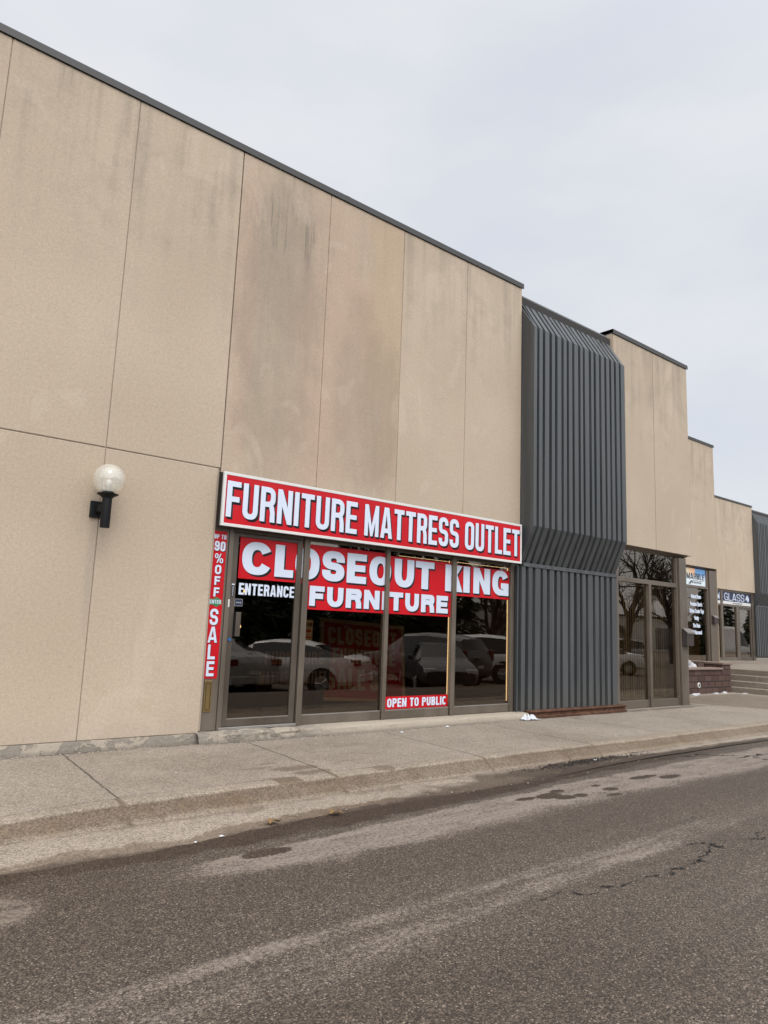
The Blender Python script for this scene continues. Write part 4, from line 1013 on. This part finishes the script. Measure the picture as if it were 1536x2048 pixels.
t = thing('brick_planter', (17.5, 1.6, -1.4 + H), 'dark brick planter under the third block with a snowy bed', 'planter')
MB().box(15.32, 19.60, 1.5, 1.78, -1.42, -.79).box(19.605, 20.08, 1.497, 1.98, -1.42, -.66).box(18.9, 19.2, 1.79, 3.95, -1.2, -.62).box(19.78, 20.08, 1.985, 4.0, -1.42, -.66).build('planter_wall', 'brick', t, bevel=.01)
MB().box(15.31, 19.60, 1.46, 1.80, -.788, -.735).box(19.58, 20.11, 1.46, 2.0, -.658, -.60).box(19.76, 20.11, 2.003, 4.0, -.6585, -.601).build('coping', simple('planter coping', (.20, .145, .115), .85), t, bevel=.012)
MB().box(15.33, 19.76, 1.785, 3.98, -1.0, -.80).build('soil_bed', 'earth', t)
m = MB(); m.tube([(18.33, 1.50, -1.17), (18.33, 1.482, -1.17)], [.07, .062], 20); m.tube([(18.33, 1.4825, -1.17), (18.33, 1.478, -1.17)], [.034, .034], 16, 1); m.build('drain_pipe', ['white', 'dark'], t)
def lump(cx, cy, cz, rx, ry, rz, seed, flat=.2):
    bm = bmesh.new(); bmesh.ops.create_icosphere(bm, subdivisions=3, radius=1)
    m = MB()
    for v in bm.verts:
        d = 1 + .45 * (mnoise.noise(v.co * 1.6 + Vector((seed * 3.1, 0, 0)))) + .2 * mnoise.noise(v.co * 4 + Vector((seed, 0, 5)))
        v.co = Vector((v.co.x * rx * d, v.co.y * ry * d, max(-flat * rz, v.co.z * rz * d)))
    m.add([(v.co.x + cx, v.co.y + cy, v.co.z + cz) for v in bm.verts], [[v.index for v in f.verts] for f in bm.faces]); bm.free(); return m
for i, (x, y, z, rx, ry, rz, lab) in enumerate(((17.9, 2.05, -.74, .55, .25, .16, 'largest white snow heap on the brick planter beside the corner column'), (18.75, 2.0, -.74, .24, .2, .15, 'small snow heap on the planter against its inner brick wall'),
        (17.9, 1.36, -1.39, .26, .07, .04, 'long snow remnant at the planter foot nearest the corner column'), (18.95, 1.36, -1.39, .12, .06, .035, 'short snow remnant at the middle of the planter foot'), (19.45, 1.38, -1.39, .15, .06, .04, 'snow remnant at the planter foot beside the steps'), (20.0, 1.1, -1.39, .13, .05, .02, 'thin snow remnant in front of the lowest step'))):
    one(lump(x, y, z, rx, ry, rz, i), 'snow_heap', 'snow', (x, y, z + H), lab, 'snow', 'snow left around the planter', smooth=True)
m = MB(); rs = random.Random(8)
for i in range(90):
    x, y = 16.6 + rs.random() * 2.2, 2.1 + rs.random() * .7; h_ = .15 + rs.random() * .42
    p = Vector((x, y, -.82)); q = p + Vector((rs.gauss(0, .08), rs.gauss(0, .08), h_ * .6)); r_ = q + Vector((rs.gauss(0, .12), rs.gauss(0, .1), h_ * .4 * rs.uniform(-.3, 1)))
    m.tube([p, q, r_], [.008, .007, .004], 4)
    for k in range(3):
        c = p.lerp(r_, rs.uniform(.5, 1)); a = Vector((rs.gauss(0, .05), rs.gauss(0, .05), rs.gauss(0, .05))); b_ = Vector((rs.gauss(0, .05), rs.gauss(0, .05), rs.gauss(0, .05)))
        m.add([c, c + a, c + a + b_], [(0, 1, 2)])
one(m, 'dead_shrub', 'twig', (17.7, 2.4, -.82 + H), 'brown dead shrub stems standing in the brick planter', 'shrub')

m = MB().prism_x([(-.02, -1.385), (-.02, -1.275), (-.05, -1.268), (-.135, -1.275), (-.15, -1.285), (-.15, -1.30), (-.12, -1.312), (-.12, -1.352), (-.155, -1.365), (-.155, -1.40), (-.02, -1.40)], 9.60, 12.42)
rb = one(m, 'steel_channel', 'rust', (11, -.1, -1.40 + H), 'rusty steel channel lying along the foot of the ribbed steel bay', 'steel channel', bevel=.006)
def crumple(cx, cy, cz, sx, sy, h_, seed, n=14, rot=0):
    m = MB(); vs = []
    for j in range(n):
        for i in range(n):
            u, v = i / (n - 1) - .5, j / (n - 1) - .5; w = max(0, 1 - (u * u + v * v) * 4)
            p = Vector((u * 3, v * 3, seed))
            x, y = u * sx * (1 + .4 * mnoise.noise(p * 1.7)), v * sy * (1 + .5 * mnoise.noise(p * 1.3 + Vector((9, 0, 0))))
            vs.append((cx + x * math.cos(rot) - y * math.sin(rot), cy + x * math.sin(rot) + y * math.cos(rot), cz + .006 + h_ * w * (.55 + .9 * mnoise.noise(p * 2.3)) + abs(mnoise.noise(p * 5)) * h_ * .35))
    m.add(vs, [(j * n + i, j * n + i + 1, (j + 1) * n + i + 1, (j + 1) * n + i) for j in range(n - 1) for i in range(n - 1)])
    return m
o = one(crumple(9.52, -.20, -1.398, .34, .17, .11, 3.3), 'plastic_bag', 'paper', (9.52, -.2, -1.4 + H), 'crumpled white plastic bag at the left end of the rusty channel', 'litter')
for i, (x, y, z, s, lab) in enumerate(((2.64, -3.02, -1.545, .035, 'white paper scrap at the gutter edge, the one nearest the fallen leaf'), (2.42, -3.06, -1.545, .025, 'small white paper scrap on the gutter edge left of its neighbour'), (7.95, -2.53, -1.53, .05, 'white scrap in the dark dirt under the cracked kerb'), (7.6, -.28, -1.397, .06, 'pale paper scrap on the pavement in front of the fourth window'), (9.95, -.30, -1.397, .025, 'tiny white scrap on the pavement beside the rusty channel'), (2.95, -1.48, -1.397, .018, 'tiny pale scrap on the pavement below the shop door'), (6.6, -.42, -1.397, .05, 'flat pale scrap on the pavement before the third window'))):
    one(crumple(x, y, z, s, s * .7, s * .35, i * 1.7, 7, i), 'paper_scrap', 'paper', (x, y, z + H), lab, 'litter', 'scraps of white litter')
for i, (x, y, lab) in enumerate(((3.14, -2.90, 'brown dry leaf on the gutter edge, the left of two'), (3.72, -2.93, 'brown dry leaf on the gutter edge, the right of two'))):
    m = MB(); rs = random.Random(i + 3); cv = []
    for k in range(11):
        a = 2 * PI * k / 11; r_ = .075 * (.6 + .5 * (k % 2)) * rs.uniform(.8, 1.2); cv.append((x + r_ * math.cos(a), y + r_ * .8 * math.sin(a), -1.535 + .03 * rs.random()))
    cv.append((x, y, -1.522)); m.add(cv, [(k, (k + 1) % 11, 11) for k in range(11)]); one(m, 'dry_leaf', 'leaf', (x, y, -1.535 + H), lab, 'leaf')
m = MB(); rs = random.Random(21)
for i in range(900):
    g = rs.random(); x = 7.7 + rs.gauss(0, .38) if g < .6 else rs.uniform(6.3, 9.2); y = -2.53 + rs.gauss(0, .06) - .02 * (x < 7)
    y = min(y, -2.455); s = rs.uniform(.003, .012) * (1 if g > .1 else 1.8); z = -1.53 + .01
    vs = []
    for k in range(6):
        a = 2 * PI * k / 6; vs.append((x + s * math.cos(a) * rs.uniform(.6, 1.3), y + s * math.sin(a) * rs.uniform(.5, 1.1), z))
    vs.append((x, y, z + s * rs.uniform(.3, .8))); m.add(vs, [(k, (k + 1) % 6, 6) for k in range(6)])
one(m, 'gutter_dirt', simple('wet black dirt', (.018, .013, .010), .8, 0, .3, .4, 30), (7.7, -2.53, -1.52 + H), 'dark crumbs of wet dirt gathered in the gutter under the cracked kerb', 'dirt', kind='stuff')
m = MB(); rs = random.Random(22)
for i in range(900):
    if i < 450: x = rs.uniform(.6, 9.4); y = -.19 - abs(rs.gauss(0, .05)) - (.0 if x > 3.8 else -.12); z = -1.397
    else: x = rs.uniform(.9, 9); y = rs.uniform(-2.95, -.3); z = -1.397 if y > -2.2 else -1.54; 
    if -2.55 < y < -2.05: continue
    s = rs.uniform(.003, .011)
    vs = [(x + s * math.cos(2 * PI * k / 5) * rs.uniform(.7, 1.3), y + s * math.sin(2 * PI * k / 5) * rs.uniform(.7, 1.3), z) for k in range(5)] + [(x, y, z + s * .8)]
    m.add(vs, [(k, (k + 1) % 5, 5) for k in range(5)])
one(m, 'grit', simple('pale grit', (.34, .29, .24), .9, 0, .2, .3, 60), (5, -1, -1.4 + H), 'pale grit and small stones scattered over the pavement and gutter', 'grit', kind='stuff')
# ------------------------------------------------------------------ the far side of the road (mirrored in the glass): cars, trees, a shed
CAR = {  # stations from the tail: (x, z_low, z_belt, z_top, half_belt, half_top)
 'sedan': dict(st=[(0, .42, .86, .88, .66, .60), (.10, .34, .98, 1.01, .78, .70), (.55, .30, 1.03, 1.06, .85, .74), (.95, .27, 1.02, 1.12, .88, .66), (1.75, .25, .99, 1.40, .90, .60), (2.35, .25, .97, 1.45, .90, .61), (2.95, .25, .95, 1.40, .90, .60), (3.55, .26, .93, 1.06, .89, .68), (3.75, .27, .92, .97, .88, .74), (4.35, .30, .82, .86, .84, .70), (4.62, .36, .66, .70, .72, .58)], cab=(3, 8), wheels=(.92, 3.70), r=.32),
 'fastback': dict(st=[(0, .45, .90, .93, .70, .62), (.12, .34, 1.00, 1.03, .82, .72), (.40, .30, 1.04, 1.08, .87, .70), (1.30, .26, 1.00, 1.32, .90, .60), (1.9, .25, .98, 1.42, .91, .60), (2.5, .25, .96, 1.43, .91, .61), (3.05, .25, .94, 1.34, .90, .60), (3.65, .26, .92, 1.02, .89, .68), (3.85, .27, .91, .95, .88, .74), (4.45, .30, .80, .84, .84, .70), (4.68, .36, .64, .68, .72, .58)], cab=(2, 8), wheels=(.95, 3.75), r=.34),
 'suv': dict(st=[(0, .50, .98, 1.02, .78, .66), (.08, .38, 1.04, 1.24, .86, .70), (.30, .33, 1.08, 1.58, .90, .66), (.9, .30, 1.07, 1.70, .92, .66), (1.8, .30, 1.06, 1.74, .93, .67), (2.6, .30, 1.05, 1.68, .93, .66), (3.25, .31, 1.04, 1.24, .92, .70), (3.45, .32, 1.03, 1.09, .91, .78), (4.2, .36, .96, 1.00, .88, .74), (4.55, .44, .74, .78, .76, .6)], cab=(1, 7), wheels=(.90, 3.62), r=.37),
 'van': dict(st=[(0, .50, 1.2, 2.3, .92, .80), (.05, .42, 1.22, 2.42, .95, .82), (1.2, .40, 1.22, 2.48, .97, .83), (3.2, .40, 1.22, 2.48, .97, .83), (4.0, .40, 1.20, 2.36, .97, .80), (4.75, .40, 1.18, 1.42, .96, .82), (4.95, .42, 1.14, 1.2, .95, .82), (5.45, .45, .98, 1.02, .9, .76), (5.65, .5, .72, .76, .8, .66)], cab=(3, 6), wheels=(1.0, 4.5), r=.36)}
def car(kind, paint, loc, rz, lab, tailcol='redlamp'):
    t = thing('parked_car', loc, lab, 'car', 'cars parked across the road', rz)
    S = CAR[kind]; st = S['st']; prof = []
    def sec(q):
        x, zl, zb, zt, hb, ht = q
        half = [(hb * .80, zl), (hb * .97, zl + .10), (hb * 1.02, (zl + zb) * .52), (hb * 1.0, zb - .10), (hb * .955, zb), (ht * 1.02, zb + (zt - zb) * .86), (ht * .82, zt), (0, zt + .015)]
        return [(x, y, z) for y, z in half] + [(x, -y, z) for y, z in half[-2::-1]]
    rings = [sec(q) for q in st]; k = len(rings[0]); V = [p for r in rings for p in r]
    body, side, front = [], [], []
    a, b = S['cab']
    for i in range(len(rings) - 1):
        for j in range(k - 1):
            f = (i * k + j, (i + 1) * k + j, (i + 1) * k + j + 1, i * k + j + 1)
            sideband = j in (4, k - 6); topband = 5 <= j <= k - 7
            if sideband and a <= i < b and st[i + 1][3] - st[i + 1][2] > .2 - .2 * (i + 1 == b) : side.append(f)
            elif topband and a <= i < b and abs(st[i + 1][3] - st[i][3]) > .16: front.append(f)
            else: body.append(f)
    body += [tuple(range(k)), tuple(range((len(rings) - 1) * k, len(rings) * k))]
    def part(name, faces, mat, push=0):
        m = MB(); m.add(V, faces); o = m.build(name, mat, t, smooth=True, dz=0, origin=(0, 0, 0))
        bm = bmesh.new(); bm.from_mesh(o.data); bmesh.ops.delete(bm, geom=[v for v in bm.verts if not v.link_faces], context='VERTS'); bm.to_mesh(o.data); bm.free(); return o
    bo = part('body', body, paint)
    if side: part('side_window', side, 'carglass')
    if front: part('windscreen', front, 'carglass')
    def loc_(m, name, mat, **kw): return m.build(name, mat, kw.pop('parent', t), dz=0, origin=(0, 0, 0), **kw)
    L = st[-1][0]
    for xw in S['wheels']:
        for sgn in (1, -1):
            yy = sgn * (st[3][4] - .10); r = S['r']
            m = MB(); m.tube([(xw, yy - .11, r), (xw, yy - .09, r), (xw, yy + .09, r), (xw, yy + .11, r)], [r - .03, r, r, r - .03], 28); ty = loc_(m, 'wheel', 'tyre', smooth=True)
            m = MB(); m.tube([(xw, yy + sgn * .105, r), (xw, yy + sgn * .122, r)], [r * .62, r * .58], 24)
            for q in range(5):
                an = 2 * PI * q / 5; m.tube([(xw, yy + sgn * .122, r), (xw + r * .56 * math.cos(an), yy + sgn * .124, r + r * .56 * math.sin(an))], [.03, .03], 6)
            loc_(m, 'rim', 'rim', parent=ty)
            m = MB(); m.tube([(xw, yy + sgn * .085, r + .01), (xw, yy + sgn * .118, r + .01)], [r * 1.2, r * 1.2], 28); loc_(m, 'wheel_arch', 'vinylk')
    zb = st[1][2]
    for sgn in (1, -1):
        m = MB(); y0 = sgn * st[1][4] * .62; y1 = sgn * st[1][4] * 1.0
        if kind in ('suv', 'van'): m.box(-.01, .20, min(sgn * st[1][4] * .80, y1), max(sgn * st[1][4] * .80, y1), zb - .12, zb + .22)
        else: m.box(-.015, .22, min(y0, y1), max(y0, y1), zb - .17, zb - .01)
        loc_(m, 'taillight', tailcol, bevel=.02)
        m = MB().box(L - .28, L + .0, min(sgn * .45, sgn * .78), max(sgn * .45, sgn * .78), st[-2][2] - .17, st[-2][2] - .04); loc_(m, 'headlight', 'headlamp', bevel=.02)
        m = MB().box(st[S['cab'][1]][0] - .35, st[S['cab'][1]][0] - .2, min(sgn * .92, sgn * 1.08), max(sgn * .92, sgn * 1.08), st[5][2], st[5][2] + .13); loc_(m, 'mirror', paint, bevel=.03)
    loc_(MB().box(-.035, .25, -st[1][4] * .86, st[1][4] * .86, st[0][1] - .06, st[0][1] + .16), 'bumper', 'vinylk' if kind == 'suv' else paint, bevel=.04)
    loc_(MB().box(-.045, -.03, -.16, .16, st[0][1] + .18, st[0][1] + .27), 'licence_plate', 'plate')
    return t
R90 = math.radians(-90)
L0 = -.335
car('sedan', 'car_silver', (9.05, -7.75, L0 + .01), R90 - .06, 'silver sedan with red tail lamps parked tail to the road, mirrored in the door')
car('fastback', 'car_white', (12.35, -7.55, L0 + .01), math.radians(233), 'white fastback sedan parked at an angle, mirrored in the second window')
car('sedan', 'car_dark', (17.2, -10.6, L0), math.radians(122), 'black sedan facing the road at an angle, mirrored in the third window')
car('suv', 'car_grey', (17.3, -8.0, L0 + .01), R90 - .20, 'dark grey estate car parked tail to the road, mirrored in the fourth window')
car('suv', 'car_white', (21.6, -9.6, L0), R90 - .75, 'white hatchback parked beyond the dark estate car')
car('sedan', 'car_white', (33.2, -12.0, L0), math.radians(215), 'white sedan parked nearest the second block, mirrored low in its window')
car('suv', 'car_silver', (46.0, -19.5, L0), R90 - .9, 'pale car parked far across the lot')
car('van', 'car_white', (46.6, .8, -.02), math.radians(2), 'white van mirrored in the glass of the farthest shop')
one(lump(43, -13.0, -1.85, 2.4, 1.0, .7, 9), 'snow_bank', 'dirtysnow', (43, -13, -1.85 + H), 'long ploughed snow bank across the car park', 'snow', smooth=True)

# bare trees
def grow(seed, h=9.5):
    rs = random.Random(seed); trunk, crown = MB(), MB()
    def br(p, d, L, r, lev):
        n = 4 if lev < 3 else 2; pts = [p]; q = p.copy(); dd = d.copy()
        for i in range(n):
            dd = (dd + Vector((rs.gauss(0, .13), rs.gauss(0, .13), rs.gauss(.04, .08))) * (1 if lev else .3)).normalized(); q = q + dd * L / n; pts.append(q.copy())
        (trunk if lev == 0 else crown).tube(pts, [r * (1 - .42 * i / n) for i in range(n + 1)], 7 if lev < 2 else (5 if lev < 3 else 3), caps=False)
        if lev >= 5: return
        k = (4, 4, 4, 4, 3)[lev]
        for c in range(k):
            f = 1 if c == 0 else rs.uniform(.35, .98); i = min(int(f * n), n - 1); base = pts[i].lerp(pts[i + 1], f * n - i)
            ax = dd.cross(Vector((rs.gauss(0, 1), rs.gauss(0, 1), rs.gauss(0, 1)))).normalized()
            nd = (Matrix.Rotation(rs.uniform(.35, .95) * (.55 if c == 0 else 1), 3, ax) @ dd); nd.z += .10 if lev < 3 else -.05; nd.normalize()
            br(base, nd, L * rs.uniform(.56, .78), r * (.66 if c == 0 else .50), lev + 1)
    br(Vector((0, 0, 0)), Vector((0, 0, 1)), h * .24, h * .026, 0)
    return trunk, crown
protos = []
for s, hh in ((3, 11), (8, 9)):
    tr, cr = grow(s, hh)
    protos.append((tr, cr))
bare = [(31.5, -20.5, 0, 1.0), (44, -19.5, 0, 1.2), (51, -20, 0, 1.35), (59, -23, 1, 1.25), (38, -25.5, 0, .95), (66, -22, 0, 1.2), (47, -29, 0, 1.3), (73, -27, 1, 1.3)]
lab_b = ['bare tree with spreading twigs mirrored in the fourth window', 'bare tree nearest the snow bank', 'tall bare tree mirrored in the transom of the second block', 'bare tree to the right of the tall one across the car park', 'bare tree behind the pale car', 'bare tree mirrored at the right edge of the second block window', 'bare tree standing in the back row by the long shed', 'farthest bare tree across the car park']
meshes = {}
for i, (x, y, k, sc) in enumerate(bare):
    t = thing('bare_tree', (x, y, -.36), lab_b[i], 'tree', 'bare trees across the car park', rz=i * 1.3); t.scale = (sc,) * 3
    if k not in meshes:
        a = protos[k][0].build('trunk', 'bark', t, smooth=True, dz=0, origin=(0, 0, 0)); b = protos[k][1].build('crown', 'bark', t, smooth=True, dz=0, origin=(0, 0, 0)); meshes[k] = (a, b)
    else:
        for src in meshes[k]:
            c = src.copy(); COL.objects.link(c); c.parent = t
# conifers
rs = random.Random(5); tr = MB(); tr.tube([(0, 0, 0), (0, 0, 3), (.05, 0, 7.2)], [.17, .12, .02], 8)
cr = MB()
for i in range(5200):
    z = .5 + 7 * (1 - rs.random() ** .62); R = (7.8 - z) * .30 * (.55 + .5 * mnoise.noise(Vector((z * 1.7, 0, 3))) + .35)
    a = rs.uniform(0, 2 * PI); r_ = R * rs.uniform(.35, 1.05) ** .6
    r_ *= 1 + .25 * mnoise.noise(Vector((math.cos(a) * 2, math.sin(a) * 2, z)))
    p = Vector((r_ * math.cos(a), r_ * math.sin(a), z)); o = Vector((math.cos(a), math.sin(a), -.35)) * rs.uniform(.15, .34); s_ = Vector((-math.sin(a), math.cos(a), rs.gauss(0, .4))) * rs.uniform(.03, .08)
    cr.add([p - s_, p + o * .6 - s_ * 1.2, p + o, p + o * .5 + s_ * 1.2, p + s_], [(0, 1, 2, 3, 4)])
con = [(9.5, -19, 1.0), (13.2, -18.2, 1.15), (17.0, -19.6, 1.05), (20.4, -18.4, 1.2), (23.6, -20.2, 1.1), (26.6, -18.8, 1.0), (11.3, -23, 1.3), (18.6, -24, 1.4), (28.6, -23.5, 1.2), (6.2, -20, 1.1), (72, -11, 1.0), (78, -13, 1.2), (84, -11.5, 1.1), (90, -14, 1.2), (63, -15.5, 1.0), (68, -17, 1.1)]  # those beyond the van and by the lettered window added to block reflected sky
lab_c = ['dark conifer mirrored above the silver sedan', 'dark conifer second from the left in the front row', 'dark conifer in the middle of the front row', 'tallest dark conifer of the front row', 'dark conifer behind the dark estate car', 'dark conifer at the right end of the front row', 'back row conifer on the left', 'tallest back row conifer', 'back row conifer beside the first bare tree', 'dark conifer at the far left end of the row', 'nearest of the conifers added beyond the white van to block the sky', 'second conifer added beyond the white van to block the sky', 'third conifer added beyond the white van to block the sky', 'farthest conifer added beyond the white van to block the sky', 'conifer added in front of the bare trees to darken the lettered window glass', 'taller conifer added in front of the bare trees to darken the lettered window glass']
first = None
for i, (x, y, sc) in enumerate(con):
    t = thing('conifer_tree', (x, y, -.36), lab_c[i], 'tree', 'conifers across the car park', rz=i * 2.1); t.scale = (sc,) * 3
    if first is None: first = (tr.build('trunk', 'bark', t, dz=0, origin=(0, 0, 0)), cr.build('crown', 'needle', t, dz=0, origin=(0, 0, 0)))
    else:
        for src in first:
            c = src.copy(); COL.objects.link(c); c.parent = t
t = thing('long_shed', (60, -46, -.36), 'long pale industrial building far across the car park', 'building')
m = MB()
for i in range(140): m.box(8 + i * .8, 8 + i * .8 + .74, -46.0, -45.9, -1.95, 2.6)
m.box(8, 120, -58, -46.01, -1.95, 2.6).build('wall', 'shed', t)
MB().box(7.7, 120.3, -58.2, -45.7, 2.602, 2.85).build('roof', 'cap', t)
for i in range(9): MB().box(16 + i * 11, 19.2 + i * 11, -45.88, -45.84, -1.6, 1.3).build('loading_door', 'car_grey', t)

# ------------------------------------------------------------------ sky, sun, camera
SUN_EL, SUN_AZ = 50, 196        # degrees; azimuth measured from +Y (towards the shops) clockwise
sd = Vector((math.sin(math.radians(SUN_AZ)) * math.cos(math.radians(SUN_EL)), math.cos(math.radians(SUN_AZ)) * math.cos(math.radians(SUN_EL)), math.sin(math.radians(SUN_EL))))
w = bpy.data.worlds.new('World'); SC.world = w; w.use_nodes = True
nt = w.node_tree; nt.nodes.clear()
def nn(t, **k):
    n = nt.nodes.new(t)
    for a, b in k.items(): setattr(n, a, b)
    return n
def lk(a, b): nt.links.new(a, b)
out = nn('ShaderNodeOutputWorld'); bg = nn('ShaderNodeBackground'); lk(bg.outputs[0], out.inputs[0])
sky = nn('ShaderNodeTexSky', sky_type='NISHITA'); sky.sun_disc = False; sky.sun_elevation = math.radians(SUN_EL); sky.sun_rotation = math.radians(SUN_AZ)
sky.air_density = 1.2; sky.dust_density = 3.0
tc = nn('ShaderNodeTexCoord')
sm = nn('ShaderNodeVectorMath', operation='SCALE'); lk(sky.outputs[0], sm.inputs[0]); sm.inputs['Scale'].default_value = .10
mp = nn('ShaderNodeMapping'); mp.inputs['Scale'].default_value = (1.3, 1.3, 3.4); lk(tc.outputs['Generated'], mp.inputs[0])
nz = nn('ShaderNodeTexNoise'); lk(mp.outputs[0], nz.inputs['Vector']); nz.inputs['Scale'].default_value = 1.9; nz.inputs['Detail'].default_value = 4; nz.inputs['Roughness'].default_value = .5
mr = nn('ShaderNodeMapRange', interpolation_type='SMOOTHSTEP'); lk(nz.outputs['Fac'], mr.inputs[0]); mr.inputs[1].default_value = .3; mr.inputs[2].default_value = .72
cl = nn('ShaderNodeMix', data_type='RGBA'); lk(mr.outputs[0], cl.inputs['Factor']); cl.inputs[6].default_value = (.725, .765, .836, 1); cl.inputs[7].default_value = (.845, .857, .890, 1)
mx = nn('ShaderNodeMix', data_type='RGBA'); mx.inputs['Factor'].default_value = .92; lk(sm.outputs[0], mx.inputs[6]); lk(cl.outputs[2], mx.inputs[7])
dp = nn('ShaderNodeVectorMath', operation='DOT_PRODUCT'); lk(tc.outputs['Generated'], dp.inputs[0]); dp.inputs[1].default_value = sd
lb = nn('ShaderNodeMapRange', interpolation_type='SMOOTHSTEP'); lk(dp.outputs['Value'], lb.inputs[0]); lb.inputs[1].default_value = .12; lb.inputs[2].default_value = 1.0; lb.inputs[3].default_value = 1.0; lb.inputs[4].default_value = 3.0
fm = nn('ShaderNodeVectorMath', operation='SCALE'); lk(mx.outputs[2], fm.inputs[0]); lk(lb.outputs[0], fm.inputs['Scale'])
lk(fm.outputs[0], bg.inputs[0]); bg.inputs[1].default_value = 1.0
su = bpy.data.lights.new('sun', 'SUN'); su.energy = 1.2; su.angle = math.radians(25); su.color = (1, .955, .90)
so = bpy.data.objects.new('sun', su); COL.objects.link(so); so.rotation_euler = sd.to_track_quat('Z', 'Y').to_euler(); so.location = (0, -20, 30)

cd = bpy.data.cameras.new('camera'); co = bpy.data.objects.new('camera', cd); COL.objects.link(co); SC.camera = co
pit, rol, yaw = math.radians(9.06132), math.radians(2.20205), math.radians(39.0440)
fw = Vector((math.sin(yaw) * math.cos(pit), math.cos(yaw) * math.cos(pit), math.sin(pit))); r = Vector((math.cos(yaw), -math.sin(yaw), 0)); u = r.cross(fw)
r2 = r * math.cos(rol) + u * math.sin(rol); u2 = -r * math.sin(rol) + u * math.cos(rol)
mat = Matrix((r2, u2, -fw)).transposed().to_4x4(); mat.translation = (0, -8, H); co.matrix_world = mat
cd.sensor_fit = 'VERTICAL'; cd.sensor_height = 24; cd.sensor_width = 18; cd.lens = 24 * 1440.9 / 2048; cd.clip_end = 3000; cd.clip_start = .05

vs = SC.view_settings; vs.view_transform = 'Standard'; vs.look = 'None'; vs.exposure = 0; vs.gamma = 1
SC.cycles.use_denoising = True
SC.cycles.max_bounces = 10; SC.cycles.transparent_max_bounces = 24; SC.cycles.sample_clamp_indirect = 6
SC.render.filter_size = 1.3 if hasattr(SC.render, 'filter_size') else 1.5
